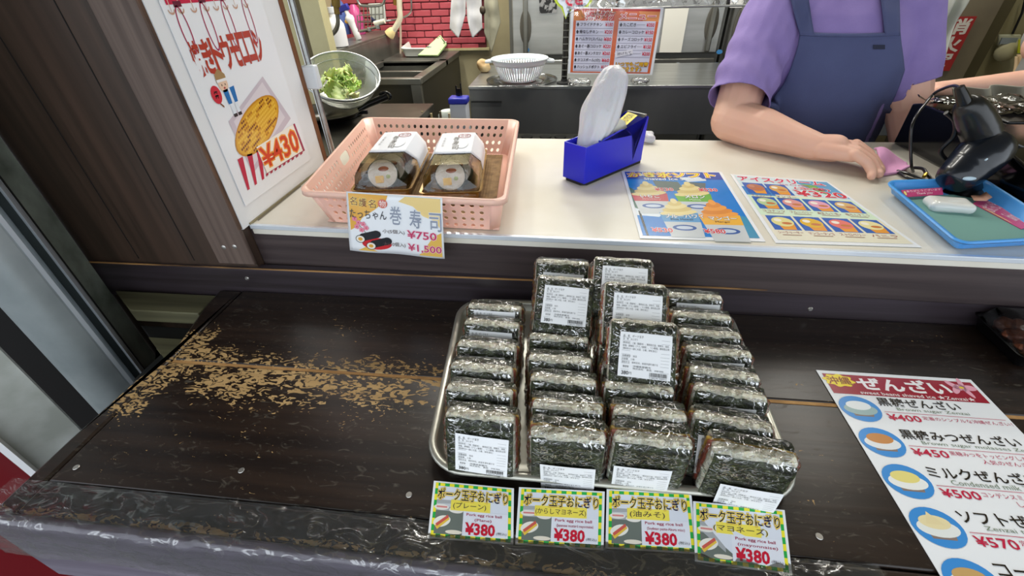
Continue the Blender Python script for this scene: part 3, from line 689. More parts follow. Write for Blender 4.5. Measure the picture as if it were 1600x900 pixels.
# ------------------------------------------------------------------ dark tray of sweets at the right edge
FP = thing('sweets_pack', 'black plastic tray of brown sweets under clear lid at the table right end', 'food pack', (.80,.63,0))
b = [Vector((.704,.548,0)), Vector((.712,.663,0)), Vector((.90,.655,0)), Vector((.90,.545,0))]
mb = MB(); loops(mb, [rr_loop(b,.014,o,z) for o,z in ((0,.026),(-.002,.028),(.002,.0285),(.010,.004),(.014,.002),(.03,.002))]); mb.build('tray', m_black, FP, world=True, solid=.0008)
mb = MB(); loops(mb, [rr_loop(b,.014,o,z) for o,z in ((0,.029),(.006,.030),(.014,.050),(.020,.054),(.03,.055))]); mb.build('clear_lid', film_mat('lid_film', base=.05, ridge=.05, scale=25, rough=.05, bump=.2), FP, world=True, smooth=30)
m_sweet = mat('brown_fried_sweet', '5c2d1c', .45, var=('7d4528',60,.3), bump=(120,.8,.004), coat=.3)
sw = None
for i,(x,y) in enumerate([(.730+.03*(j%6), .575+.026*(j//6)) for j in range(18)]):
    if sw is None:
        mb = MB(); vs, fs = rbox((.014,.012,.011), .009, disp=lambda q,n_: noisev(q,110)*.003, n=8); mb.add(vs, fs); sw = mb.build('fried_sweet', m_sweet); o = sw
    else: o = sw.copy(); link(o)
    o.location = (x+rnd.uniform(-.003,.003), y+rnd.uniform(-.003,.003), .0165+.001*(i%3)); o.rotation_euler = (rnd.uniform(-.3,.3),rnd.uniform(-.3,.3),rnd.uniform(0,3))
    props(o, 'small brown fried sweet packed in the black tray under the clear lid', 'sweet', 'fried sweets in the black tray')
mb = MB(); qd = [aty(1574,503,.62), aty(1625,500,.62), aty(1640,545,.585), aty(1590,540,.585)]
qd = [Vector((.790,.640,.0562)),Vector((.86,.638,.0562)),Vector((.86,.600,.0562)),Vector((.793,.602,.0562))]
mb.slab(qd,.0003); mb.build('price_label', m_lab, FP, world=True); p = Print(); p.text('380円', .1,.6,.4,.85,'202024',2,.02); p.text('名称　和菓子', .1,.1,.8,.25,'44474c',2); p.text('原材料名：小麦粉、砂糖、卵', .1,.3,.9,.42,'44474c',2); p.build('label_print', qd, m_ink, FP)
# ------------------------------------------------------------------ pink basket
m_pink = mat('peach_plastic', 'f3c4b2', .38, sub=.1)
BK = thing('basket', 'peach pink perforated plastic basket holding two sushi packs on the white counter', 'basket', (-.30,.92,.1425))
RT = [Vector((-.463,.683,.216)), Vector((-.535,1.160,.216)), Vector((-.122,1.142,.216)), Vector((-.0965,.662,.216))]   # FL BL BR FR rim
BT = [Vector((-.444,.704,.1445)), Vector((-.500,1.105,.1445)), Vector((-.142,1.092,.1445)), Vector((-.110,.690,.1445))]
def holed(L_, Hh, holes, big=None):
    cu = bpy.data.curves.new('h','CURVE'); cu.dimensions = '2D'; cu.fill_mode = 'BOTH'; cu.extrude = .0009
    def sp(pts):
        s = cu.splines.new('POLY'); s.points.add(len(pts)-1); s.use_cyclic_u = True
        for i,(x,y) in enumerate(pts): s.points[i].co = (x,y,0,1)
    n = 12; sp([(L_*i/n,0) for i in range(n+1)]+[(L_*(n-i)/n,Hh) for i in range(n+1)])
    for (x,y,r) in holes: sp([(x+r*math.cos(2*math.pi*i/12), y+r*math.sin(2*math.pi*i/12)) for i in range(12)])
    if big:
        x,y,a,b = big; sp([(x+a*(1 if math.cos(t)>0 else -1)*abs(math.cos(t))**.5, y+b*(1 if math.sin(t)>0 else -1)*abs(math.sin(t))**.5) for t in [2*math.pi*i/28 for i in range(28)]])
    o = bpy.data.objects.new('h', cu); me = o.to_mesh(); vs = [v.co.copy() for v in me.vertices]; fs = [tuple(p.vertices) for p in me.polygons]; o.to_mesh_clear(); bpy.data.objects.remove(o); return vs, fs
rc = .022
def corner_pts(q, i):
    p = q[i]; a = (q[i-1]-p).normalized(); b = (q[(i+1)%4]-p).normalized(); return p, a, b
wl_ = MB()
for i in range(4):
    j = (i+1) % 4
    r0, r1, b0_, b1_ = RT[i], RT[j], BT[i], BT[j]
    d = (r1-r0).normalized(); db = (b1_-b0_).normalized()
    R0, R1, B0, B1 = r0+d*rc, r1-d*rc, b0_+db*rc*.8, b1_-db*rc*.8
    L_ = (R1-R0).length; Hh = .073
    holes = []; pitch = .0172; n = int((L_-.008)/pitch); x0 = (L_-(n-1)*pitch)/2
    big = (L_*.5, .050, .030, .0105) if i in (0,2) else None
    for r_ in range(4):
        for k_ in range(n):
            x = x0+k_*pitch; y = .009+.0158*r_
            if big and abs(x-big[0]) < .042 and y > .03: continue
            holes.append((x,y,.0042))
    vs, fs = holed(L_, Hh, holes, big)
    nrm = -(R1-R0).cross(B0-R0).normalized()
    wl_.add([(B0*(1-p.x/L_)+B1*(p.x/L_))*(1-p.y/Hh)+(R0*(1-p.x/L_)+R1*(p.x/L_))*(p.y/Hh)+nrm*p.z for p in vs], fs)
wl_.build('perforated_wall', m_pink, BK, world=True, smooth=30)
cb = MB()
for i in range(4):
    def loopc(q, r):
        p, a, b = corner_pts(q, i); c = p+(a+b)*r; return [c+(-b*math.cos(t)-a*math.sin(t))*r for t in [math.pi/2*k/8 for k in range(9)]]
    A, B = loopc(RT, rc), loopc(BT, rc*.8); vs = []
    for k_ in range(9): vs += [B[k_], B[k_]*.5+A[k_]*.5, A[k_]]
    cb = MB(); cb.add(vs, [(k_*3+s,(k_+1)*3+s,(k_+1)*3+s+1,k_*3+s+1) for k_ in range(8) for s in range(2)]); cb.build('corner', m_pink, BK, world=True, solid=.0018, smooth=60)

rm_ = MB(); path = []
for i in range(4):
    p, a, b = corner_pts(RT, i); c = p+(a+b)*rc; path += [c+(-b*math.cos(t)-a*math.sin(t))*rc for t in [math.pi/2*k/6 for k in range(7)]]
def ring(off, z, q=RT): 
    c = sum(q, Vector())/4; return [Vector((p.x+(p.x-c.x)*off/.2, p.y+(p.y-c.y)*off/.22, p.z+z)) for p in path]
loops(rm_, [ring(0,-.004), ring(0,.0005), ring(.003,.001), ring(.0055,-.0005), ring(.0058,-.009)], cap=False)
rm_.build('rim', m_pink, BK, world=True, solid=.0012, smooth=60)
bf = MB(); nB = 0
bf.add([BT[0],BT[3],BT[2],BT[1]], [(0,1,2,3)]); bf.build('bottom', m_pink, BK, world=True, solid=.002)
m_mat = mat('woven_straw', '9c7d52', .8, var=('6f5332',50,.2))
def wv(u,v):
    p = (BT[0]*(1-u)+BT[3]*u)*(1-v)+(BT[1]*(1-u)+BT[2]*u)*v; c = sum(BT,Vector())/4; p = c+(p-c)*.93
    p.z = .1478+.0009*math.sin(u*2*math.pi*52)*math.sin(v*2*math.pi*58)+.0005*math.sin(u*math.pi*104); return p
mb = MB(); mb.grid(wv, 208, 232); o = mb.build('woven_mat', m_mat, smooth=180); props(o,'brown woven straw mat lining the bottom of the peach basket','mat')

# sushi packs
m_gold = mat('gold_plastic', 'b98f4a', .25, .5, var=('7a5a2c',14,.2)); m_lidf = film_mat('clear_lid_film', base=.03, ridge=.06, scale=18, rough=.04, bump=.25)
m_srice = mat('sushi_rice', 'd8d2c4', .5, bump=(300,.8,.003)); m_filling = mat('simmered_filling', '7b3b22', .4, var=('a05c35',50,.3)); m_cuc = mat('pale_green_filling','9fae62',.5)
def make_sushi():
    s = thing('sushi_roll', 'roll', 'sushi roll'); r = .031
    mb = MB(); mb.lathe([(r,-.011),(r+.0004,0),(r,.011)], 28, Matrix.Rotation(R(90),4,'X')); mb.build('nori', m_nori, s, solid=.001)
    mb = MB(); mb.lathe([(.0001,-.0108),(.021,-.0112),(r-.001,-.0105),(r-.001,.0105),(.021,.0112),(.0001,.0108)], 28, Matrix.Rotation(R(90),4,'X')); mb.build('rice', m_srice, s)
    mb = MB(); mb.box((-.007,-.0025,-.012),(.018,.020,.016)); mb.build('omelette', m_egg, s, bevel=.002)
    mb = MB(); mb.ell((.003,-.0025,.010),(.018,.0110,.009),14,8); mb.build('filling', m_filling, s)
    mb = MB(); mb.ell((.011,-.0025,-.007),(.008,.0108,.008),12,8); mb.build('cucumber', m_cuc, s); return s
sushi0 = make_sushi(); sfirst = True
def sushi_pack(P0, ang, label, which):
    """P0 = centre of the base front edge; ang = yaw"""
    global sfirst
    W2, Ln, Hh = .062, .262, .070
    M = Matrix.Translation(P0) @ Matrix.Rotation(ang,4,'Z')
    G_ = thing('sushi_pack', label, 'sushi pack', M=M, group='sushi packs in the basket')
    def q4(w0, y0, y1, z): return [Vector((-w0,y0,z)),Vector((-w0,y1,z)),Vector((w0,y1,z)),Vector((w0,y0,z))]
    mb = MB(); loops(mb, [rr_loop(q4(W2,0,Ln,0),.012,o_,z) for o_,z in ((0,.020),(-.001,.0215),(.004,.0212),(.009,.0015),(.02,.001))]); mb.build('base_tray', m_gold, G_, solid=.0006)
    mb = MB(); 
    sec = [(-W2+.002,.011),(-W2+.006,.042),(-W2+.024,.068),(W2-.024,.068),(W2-.006,.042),(W2-.002,.011)]
    ys = [(.003,.0),(.012,.55),(.030,1),(Ln-.03,1),(Ln-.012,.55),(Ln-.003,0)]
    vs = []; 
    for (y,k_) in ys: vs += [Vector((x*(1-.10*(1-k_)), y, .011+(z-.011)*k_)) for x,z in sec]
    n = 6; fs = [(i*n+j, i*n+j+1, (i+1)*n+j+1, (i+1)*n+j) for i in range(5) for j in range(5)]
    mb.add(vs, fs); mb.build('clear_lid', m_lidf, G_, smooth=20)
    # paper band
    def bandf(u,v):
        y = .092+.145*v; k_ = u*5; i = min(int(k_),4); f = k_-i; x = sec[i][0]*(1-f)+sec[i+1][0]*f; z = sec[i][1]*(1-f)+sec[i+1][1]*f
        y -= .022*(abs(x)/W2 < .62)*0
        y0 = .092 + .030*max(0,(abs(x)-.036)/.024)*(1-v)
        return Vector((x*1.012, y0+(.237-y0)*v*(1-.0), z+.0012 if abs(x) < .038 else z+.0006))
    mb = MB(); mb.grid(bandf, 26, 8); bd = mb.build('paper_band', mat('paper_band','e4e7ee',.5) if which==0 else bpy.data.materials['paper_band'], G_, solid=.0003, smooth=30)
    p = Print()
    fn = lambda u,v,h: Vector(((u-.5)*.074, .232-.135*v, .0698+h))
    for i,ch in enumerate('巻寿司'): p.text(ch, .40+.02*i,.22+.22*i,.58+.02*i,.42+.22*i,'2a2a30',2,.01)
    for i,ch in enumerate('名護名物'): p.text(ch, .10,.26+.12*i,.17,.35+.12*i,'6e7078',2)
    for ph in range(0,24):
        a=2*math.pi*ph/24; b_=2*math.pi*(ph+1)/24; p.poly([(.72+.20*math.cos(a),.17+.12*math.sin(a)),(.72+.17*math.cos(a),.17+.10*math.sin(a)),(.72+.17*math.cos(b_),.17+.10*math.sin(b_)),(.72+.20*math.cos(b_),.17+.12*math.sin(b_))],'8c2f48',2)
    p.text('名護',.60,.09,.84,.17,'8c2f48',2); p.text('名物',.60,.18,.84,.25,'8c2f48',2)
    for i in range(10): p.line(.1+.02*i,.05,.22+.03*i,.95,.004,'c4c8d0',1)
    p.ell(.72,.60,.17,.22,'d0d4da',1.2); p.ell(.72,.60,.15,.19,'e0e3ea',1.4)
    p.build('band_print', None, m_ink, bd, world=False, fn=fn)
    for i,(x,y,rz,rx) in enumerate([(-.004,.055,.15,-.65),(.008,.090,-.1,-.6),(-.002,.130,.1,-.5),(.002,.170,0,-.5),(0,.210,.1,-.4)]):
        Ms = M @ Matrix.Translation((x,y,.0325)) @ Matrix.Rotation(rz,4,'Z') @ Matrix.Rotation(rx,4,'X')
        od = ['front','second','third','fourth','rear'][i]; side = 'left' if which == 0 else 'right'
        if sfirst: s = sushi0; s.matrix_world = Ms; sfirst = False
        else: s = dup(sushi0, Ms)
        props(s, f'{od} slice of thick nori sushi roll inside the {side} clear pack', 'sushi roll', 'sushi roll slices in the clear packs')
def _yaw(a, b): v = atz(*b,.218)-atz(*a,.218); return math.atan2(-v.x, v.y)
sushi_pack(atz(597,313,.1495), _yaw((597,290),(646,212)), 'clear topped sushi pack with paper band, left of the two in the peach basket', 0)
sushi_pack(atz(705,317,.1495), _yaw((706,292),(727,214)), 'clear topped sushi pack with paper band, right of the two in the peach basket', 1)

# price tag hanging on the basket front
q = [aty(541,299,.672), aty(691,308,.668), aty(695,403,.6515), aty(546,390,.6525)]
q[0].y=.668; q[1].y=.660; 
q = [aty(541,299,.668), aty(691,309,.654), aty(695,404,.648), aty(547,391,.655)]
TG = thing('price_tag', 'gold and white sushi price tag hanging on the front of the peach basket', 'price tag', q[3])
mb = MB(); TL,TR_,BR_,BL_ = q
def tagf(u,v,h=0): 
    p_ = (TL*(1-u)+TR_*u)*(1-v)+(BL_*(1-u)+BR_*u)*v; return p_+Vector((0,-h-.0016*math.sin(u*9)*v-.002*math.sin(3.1*v),0))
mb.grid(tagf, 24, 12); mb.build('tag_sheet', m_lam, TG, world=True, smooth=180, solid=.0004)
p = Print()
def gridrect(x0,y0,x1,y1,col,lay,n=6):
    for i in range(n): p.rect(x0+(x1-x0)*i/n,y0,x0+(x1-x0)*(i+1)/n+.001,y1,col,lay)
p.poly([(.02,.02),(.03,.62),(.10,.55),(.16,.40),(.30,.25),(.42,.10),(.44,.02)],'e2a93c',1)
p.poly([(.62,.02),(.55,.10),(.70,.16),(.80,.30),(.92,.36),(.98,.5),(.98,.02)],'ecd08a',1); p.poly([(.74,.97),(.80,.85),(.90,.62),(.98,.55),(.98,.97)],'e6bb5c',1)
p.poly([(.10,.97),(.2,.88),(.3,.97)],'e6bb5c',1)
for i,ch in enumerate('名護名物'):
    p.text(ch, .035+.10*i,.07+.012*i,.115+.10*i,.20+.012*i,'7a3e10',5,.01,halo=('f7e27a',.05)) if ch!='物' else (p.ell(.385,.15,.05,.07,'d06a5a',4), p.text(ch,.35,.10,.42,.20,'f5e9e4',5))
p.text('たっちゃん', .03,.265,.42,.41,'33343c',5,.004); 
for i,ch in enumerate('巻寿司'): p.text(ch, .455+.205*i,.18+.03*i,.575+.205*i,.47+.03*i,'8f97a8',5,.01,halo=('eef2f8',.03))
p.text('小(5個入)', .37,.56,.60,.64,'5b4a4a',5); p.text('大(10個入)', .37,.78,.60,.87,'5b4a4a',5)
p.text('¥750', .63,.55,.93,.68,'c23a66',5,.012,halo=('f2cdd8',.05)); p.text('¥1,500', .63,.78,.975,.92,'c23a66',5,.012,halo=('f2cdd8',.05))
p.ell(.30,.83,.155,.105,'c9262f',2,24)
for cx,cy in ((.13,.76),(.24,.87)):
    for k_ in range(6): p.ell(cx+.17-.026*k_,cy-.06+.012*k_-.04,.05,.065,'1d2026',3+.05*k_)
    p.ell(cx,cy,.052,.068,'24262b',4); p.ell(cx,cy,.045,.058,'eee9df',4.3); p.ell(cx,cy,.024,.03,'e0a63c',4.6); 
for (x,y) in ((.08,.42),(.12,.48),(.17,.50),(.20,.56),(.10,.55),(.15,.60)):
    for k_ in range(5): p.ell(x+.016*math.cos(k_*1.257),y+.024*math.sin(k_*1.257),.013,.019,'e58aa0',4)
    p.ell(x,y,.008,.012,'c94a62',4.5)
p.line(.05,.38,.2,.66,.006,'7a5a3c',3)
p.build('tag_print', None, m_inkl, TG, fn=lambda u,v,h: tagf(u,v,h+.0006), step=.00012)

# ------------------------------------------------------------------ blue tape dispenser with a sleeve of bags
m_blue = mat('blue_plastic', '2026c8', .3, sub=.03); m_bluei = mat('blue_plastic_inner', '1a1f9c', .5)
F0 = atz(912,292,.1425); F1 = atz(990,259,.1425); d = (F1-F0); d.z=0; ln = d.length; d.normalize(); nn_ = Vector((-d.y,d.x,0))
M = Matrix(((d.x,nn_.x,0,F0.x),(d.y,nn_.y,0,F0.y),(0,0,1,.1425),(0,0,0,1)))
TD = thing('tape_dispenser', 'bright blue plastic tape dispenser on the white counter left of the ice menu', 'tape dispenser', M=M)
L_, Wd = .205, .062
mb = MB(); mb.prism([(0.010,0),(L_,0),(L_,Wd),(0.010,Wd),(0,Wd-.010),(0,.010)], 0, .006); mb.build('base_strip', mat('black_rubber','17171b',.6), TD, bevel=.001)
def prof_side(): # x along, z up: the body outline seen from the side
    pts = [(0,.006),(L_,.006)]
    pts += [(L_+.006,.105),(L_+.002,.108),(L_-.006,.100),(L_-.026,.062),(L_-.034,.052)]
    for i in range(9): t = i/8; a = R(-10+110*t); pts.append((L_-.092+.058*math.cos(a), .027+.070*math.sin(a)))
    pts += [(.085,.094),(.058,.090),(.050,.086),(0.0,.084)]
    return pts
sp_ = prof_side()
for nm, y0, y1 in (('side_wall', 0, .0028), ('side_wall', Wd-.0028, Wd)):
    mb = MB(); mb.prism(sp_, -y1, -y0, Matrix.Rotation(R(90),4,'X') @ Matrix.Identity(4)); mb.v = [Vector((v.x, v.y if True else 0, v.z)) for v in mb.v]; mb.build(nm, m_blue, TD, bevel=.0008)
mb = MB(); mb.bb((-.0004,.001,.006),(.003,Wd-.001,.0842)); mb.bb((.050,.002,.006),(.053,Wd-.002,.086)); mb.bb((L_-.002,.001,.006),(L_+.0035,Wd-.001,.060)); mb.bb((0,0.002,.006),(L_,Wd-.002,.010)); mb.build('end_wall', m_blue, TD, bevel=.001)
mb = MB(); mb.prism([(L_-.034,.050),(L_-.006,.098),(L_+.002,.1065),(L_+.0055,.104),(L_-.002,.06),(L_-.002,.050)], -Wd+.0028, -.0028, Matrix.Rotation(R(90),4,'X')); mb.build('cutter_head', m_bluei, TD, bevel=.001)
mb = MB(); mb.bb((L_-.001,.006,.103),(L_+.0062,Wd-.006,.1105)); mb.build('cutter_blade', m_steel, TD)
c = Vector((L_-.092, Wd/2, .070)); Mx = Matrix.Translation(c) @ Matrix.Rotation(R(90),4,'X')
mb = MB(); mb.lathe([(.020,-.016),(.046,-.016),(.047,0),(.046,.016),(.020,.016),(.020,-.016)], 32, Mx); o = mb.build('tape_roll', mat('cream_tape','e9e6d2',.4), TD, smooth=40)
mb = MB(); mb.lathe([(.0195,-.018),(.0195,.018),(.011,.018),(.011,-.018),(.0195,-.018)], 24, Mx); mb.build('roll_core', m_black, TD)
yq = [Vector((.135,.016,.101)),Vector((.172,.016,.104)),Vector((.172,.016,.0925)),Vector((.135,.016,.0895))]
yq = [Vector((L_-.055,.045,.096)),Vector((L_-.012,.045,.112)),Vector((L_-.012,.018,.109)),Vector((L_-.055,.018,.093))]
mb = MB(); mb.slab(yq,.0006); ys = mb.build('yellow_sticker', mat('yellow_sticker','e8d21f',.4), TD); p = Print(); p.text('!CAUTION',.08,.2,.92,.8,'26261c',2); p.build('sticker_print', yq, m_ink, ys, world=False)
# plastic bag sleeve standing in the dispenser pocket
m_bag = mat('milky_bag_plastic', 'e4e3e9', .3, trans=.25, sub=.2, bump=(55,.5,.004), stretch=(3,3,.5)); 
P0 = M @ Vector((.027,.031,.040)); P1 = aty(966,104,P0.y+.09)
axis = (P1-P0).normalized(); ln = (P1-P0).length
mb = MB(); side = Vector((1,0,0)); side = (side-axis*side.dot(axis)).normalized(); fw = axis.cross(side)
def bagf(u,v):
    t = v; w_ = .0225*(.86+.62*math.sin(math.pi*t**1.1)*min(1,.35+t*1.6)+.15*t) ; w_ *= (1 if t < .90 else math.sqrt(max(.05,1-((t-.90)/.105)**2)))
    a = 2*math.pi*u; rr_ = w_*(1+.05*math.cos(9*a+6*t)+.10*noisev((math.cos(a)*2,math.sin(a)*2,t*5)))
    dep = .80
    return P0+axis*ln*t+side*rr_*math.cos(a)*1.12+fw*rr_*math.sin(a)*dep
mb.grid(bagf, 56, 40, wu=True)
k = len(mb.v); mb.v.append(P1+axis*.004); mb.f += [(i*40+39, ((i+1)%56)*40+39, k) for i in range(56)]; mb.m += [0]*56
o = mb.build('bag_roll', m_bag, smooth=180); props(o,'milky white rolled sleeve of plastic bags leaning in the blue tape dispenser','bag roll')
mb = MB(); cpt = atz(1012,214,.155)
vs, fs = rbox((.018,.022,.011), .009, disp=lambda q,n_: noisev(q,70)*.004, n=8); mb.add([v+cpt for v in vs], fs); o = mb.build('plastic_wad', m_bag, smooth=60); props(o,'small crumpled clear plastic wad behind the blue tape dispenser','plastic wrap')

# ------------------------------------------------------------------ the two menus on the counter
def lay(tl,tr,br,bl,z=.1436): return [atz(*tl,z),atz(*tr,z),atz(*br,z),atz(*bl,z)]
q = lay((971,267),(1127,268),(1196,377),(1000,372)); IM = thing('ice_menu','blue laminated shaved ice sundae menu taped on the counter, right of the tape dispenser','menu', sum(q,Vector())/4)
mb = MB(); mb.slab(q,.0007); mb.build('sheet', m_lam, IM, world=True); p = Print()
p.rect(.03,.02,.97,.97,'1b7fd0',1); p.rect(.03,.02,.97,.16,'2450a8',1.2)
p.poly([(.03,.60),(.03,.72),(.22,.74),(.30,.66),(.18,.58)],'e3eef5',1.4); p.poly([(.55,.12),(.62,.20),(.80,.18),(.75,.11)],'dfe9f2',1.4)
p.poly([(.03,.30),(.03,.62),(.10,.66),(.20,.60),(.14,.42)],'3f6a58',1.5); p.poly([(.05,.66),(.06,.97),(.08,.97),(.07,.66)],'23302f',1.6)
p.poly([(.28,.18),(.30,.34),(.55,.36),(.52,.2)],'5a6a64',1.5); p.poly([(.62,.2),(.78,.22),(.74,.34),(.6,.3)],'6c7672',1.5)
p.poly([(.57,.66),(.60,.74),(.70,.7),(.66,.6)],'4f7f5a',1.6); p.poly([(.90,.70),(.84,.97),(.97,.97),(.97,.72)],'3a93b8',1.5)
p.text('かき氷ソフト', .06,.035,.90,.125,'f6e33a',8,.03,halo=('d8402e',.075),halo2=('f5f4f0',.12))
p.text('Shaved Ice Sundaes', .20,.135,.80,.175,'f3f6f8',8,.02)
def cup(cx, cy, s, cream, col, cap='e8ded0'):
    s0 = s; s = s*1.0; X = 1.35
    p.poly([(cx-.125*s*X,cy),(cx-.10*s*X,cy+.30*s),(cx+.10*s*X,cy+.30*s),(cx+.125*s*X,cy)],'c9cfd2',3); p.poly([(cx-.125*s*X,cy),(cx-.115*s*X,cy+.12*s),(cx+.115*s*X,cy+.12*s),(cx+.125*s*X,cy)],col,3.4)
    p.ell(cx,cy+.19*s,.10*s,.035*s,'3f62a4',3.8); p.ell(cx,cy+.19*s,.07*s,.02*s,'c7d4e4',4)
    for i,(w_,h_) in enumerate(((.125,.0),(.10,-.045),(.075,-.09),(.048,-.13),(.022,-.165))):
        p.ell(cx,cy+h_*s,w_*s*X,.038*s,cream if i%2==0 else cap,4.2+.1*i,16,rot=-.12)
cup(.20,.40,1.0,'e6d494','c4474e','d6bf78'); cup(.60,.40,1.0,'e6d494','6fb13a','d6bf78'); 
cup(.40,.68,1.0,'ecdca0','5f9fd0','dcc680'); cup(.74,.70,1.05,'f0a23e','f0b63c','e08e2c')
for t,x,y,pr,px_,py_ in (('いちご',.11,.42,'¥530',.27,.31),('メロン',.52,.42,'¥530',.68,.31),('ブルーハワイ',.27,.70,'¥530',.12,.88),('マンゴー',.64,.72,'¥580',.55,.88)):
    p.text(t,x,y,x+.062*len(t)*.82+.03,y+.05,'f7f6f2',8,.02,halo=('41506a',.05)); p.text(pr,px_,py_,px_+.17,py_+.05,'d8303c',8,.02,halo=('f6eeee',.06))
p.text('Strawberry',.12,.48,.29,.505,'f0d6d8',8); p.text('Melon',.55,.48,.65,.505,'eef4e0',8); p.text('Blue Hawaii',.31,.755,.50,.78,'26344a',8); p.text('Mango',.68,.78,.80,.805,'5a3a14',8)
p.build('menu_print', q, m_inkl, IM, step=.00008)
q = lay((1141,272),(1293,283),(1440,386),(1212,379)); IC = thing('ice_cream_menu','pale laminated ice cream menu with grid of scoops taped beside the blue one','menu', sum(q,Vector())/4)
mb = MB(); mb.slab(q,.0007); mb.build('sheet', m_lam, IC, world=True); p = Print()
p.rect(.03,.02,.97,.97,'e7e2cc',1); p.poly([(.03,.02),(.03,.30),(.50,.33),(.97,.36),(.97,.02)],'cfe3ea',1.1); p.poly([(.60,.05),(.70,.20),(.97,.34),(.97,.03)],'4a9ccc',1.2); p.poly([(.66,.10),(.76,.26),(.84,.30),(.80,.12)],'6aa94e',1.3); p.rect(.03,.22,.30,.36,'3b86c8',1.2); p.rect(.03,.36,.97,.66,'d6ebcf',1.1)
p.text('アイスクリーム', .06,.035,.90,.115,'cf1f57',8,.035,halo=('f6f2f4',.08)); p.text('Ice Cream', .45,.125,.72,.155,'d2436c',8)
p.text('(全部)', .55,.17,.88,.225,'cf2f4a',8,.02,halo=('f7f3f3',.06)); p.text('¥320', .52,.235,.96,.335,'cf2136',8,.025,halo=('f7f3f3',.05))
sc = [(.06,.15,'b9785a','チョコレート'),(.28,.15,'d8a860','マンゴー'),(.06,.385,'b9cf9a','ココナッツ'),(.285,.385,'e09a92','ブルーベリー'),(.51,.385,'e6a3b8','紅いも'),(.735,.385,'d9b26a','塩ちんすこう'),(.06,.665,'e6dc92','シークヮーサー'),(.285,.665,'e2b42a','マンゴータンゴ'),(.51,.665,'e8796a','ストロベリー'),(.735,.665,'eadfa4','バニラ')]
for x,y,c_,t in sc:
    p.rect(x,y,x+.205,y+.185,'2f62b4',3); p.poly([(x+.05,y+.09),(x+.07,y+.18),(x+.17,y+.18),(x+.185,y+.09)],'e89c34',4); p.ell(x+.105,y+.08,.085,.062,c_,5); p.ell(x+.075,y+.06,.03,.02,'f4ecdc' if c_!='b9785a' else 'c98c70',5.4); p.ell(x+.13,y+.10,.04,.016,'c9783a',5.2)
    p.text(t, x+.01,y+.20,x+.195,y+.232,'9c3a3c',8); p.rect(x+.03,y+.242,x+.17,y+.248,'b08a76',8)
p.build('menu_print', q, m_inkl, IC, step=.00008)

# ------------------------------------------------------------------ blue coin tray
m_ct = mat('sky_blue_plastic', '4d9fe8', .32, sub=.05)
CT = thing('coin_tray', 'light blue plastic coin tray at the front right of the counter', 'coin tray', (.72,.78,.1425))
zt = .165
fl_, bl_, br_, fr_ = atz(1497,384,zt-.002), atz(1382,284,zt), atz(1535,280,zt), atz(1680,372,zt)
q = [fl_, bl_, br_, fr_]
mb = MB(); loops(mb, [rr_loop(q,.022,o_,z) for o_,z in ((.0015,.163),(-.001,.166),(.0,.1675),(.004,.167),(.0055,.164),(.012,.150),(.018,.1468),(.03,.1465))]); mb.build('tray_body', m_ct, CT, world=True, solid=.0014, smooth=60)
c = sum(q,Vector())/4; qi = [Vector((c.x+(p_.x-c.x)*.70, c.y+(p_.y-c.y)*.72,.1478)) for p_ in q]
mb = MB(); loops(mb, [rr_loop(qi,.008,0,.1478), rr_loop(qi,.008,0,.1490)]); mb.build('rubber_mat', mat('grey_green_rubber','6f9c94',.7), CT, world=True)
def strip_card(pts, label, t1, t2):
    z=.1505; q_=[Vector(p_) for p_ in pts]; o = thing('notice_strip', label, 'notice', sum(q_,Vector())/4); mb=MB(); mb.slab(q_,.0005); mb.build('strip', mat('magenta_card','c6477c',.4), o, world=True); p=Print(); p.text(t1,.10,.12,.95,.42,'f3d9e4',2,.01); p.text(t2,.32,.52,.72,.88,'f3d9e4',2,.01); p.ell(.05,.5,.03,.3,'f0e08a',2); p.build('strip_print',q_,m_ink,o)
strip_card([atz(1408,297,.160),atz(1472,293,.160),atz(1474,304,.1535),atz(1414,308,.1535)],'magenta thank you strip at the back of the blue coin tray','ありがとうございます','Thank you')
strip_card([atz(1520,318,.1500),atz(1534,309,.1500),atz(1620,350,.1500),atz(1596,358,.1500)],'magenta notice strip along the right of the blue coin tray','お金はこちらへどうぞ','Thank you')
mb = MB(); cp = atz(1482,320,.156)
vs, fs = rbox((.034,.022,.010), .0098, disp=lambda q,n_: noisev(q,30,3)*.0022, n=16); mz = Matrix.Rotation(R(-12),4,'Z'); mb.add([mz@v+cp for v in vs], fs); o = mb.build('purse', mat('glossy_white_shell','e6e6e0',.15,coat=.6), smooth=80); props(o,'glossy white rounded shell piece lying in the blue coin tray','shell')
mb = MB(); c1 = atz(1530,311,.156); mb.add([c1+Vector((-.014,-.008,0)),c1+Vector((.004,-.010,.001)),c1+Vector((.022,.002,.003)),c1+Vector((.018,.016,.008)),c1+Vector((.006,.009,.003)),c1+Vector((-.012,.006,.004))],[(0,1,2,3,4,5)])
o = mb.build('paper_scrap', mat('peach_paper','dca58a',.6), solid=.0006); props(o,'crumpled peach paper scrap in the blue coin tray','paper')
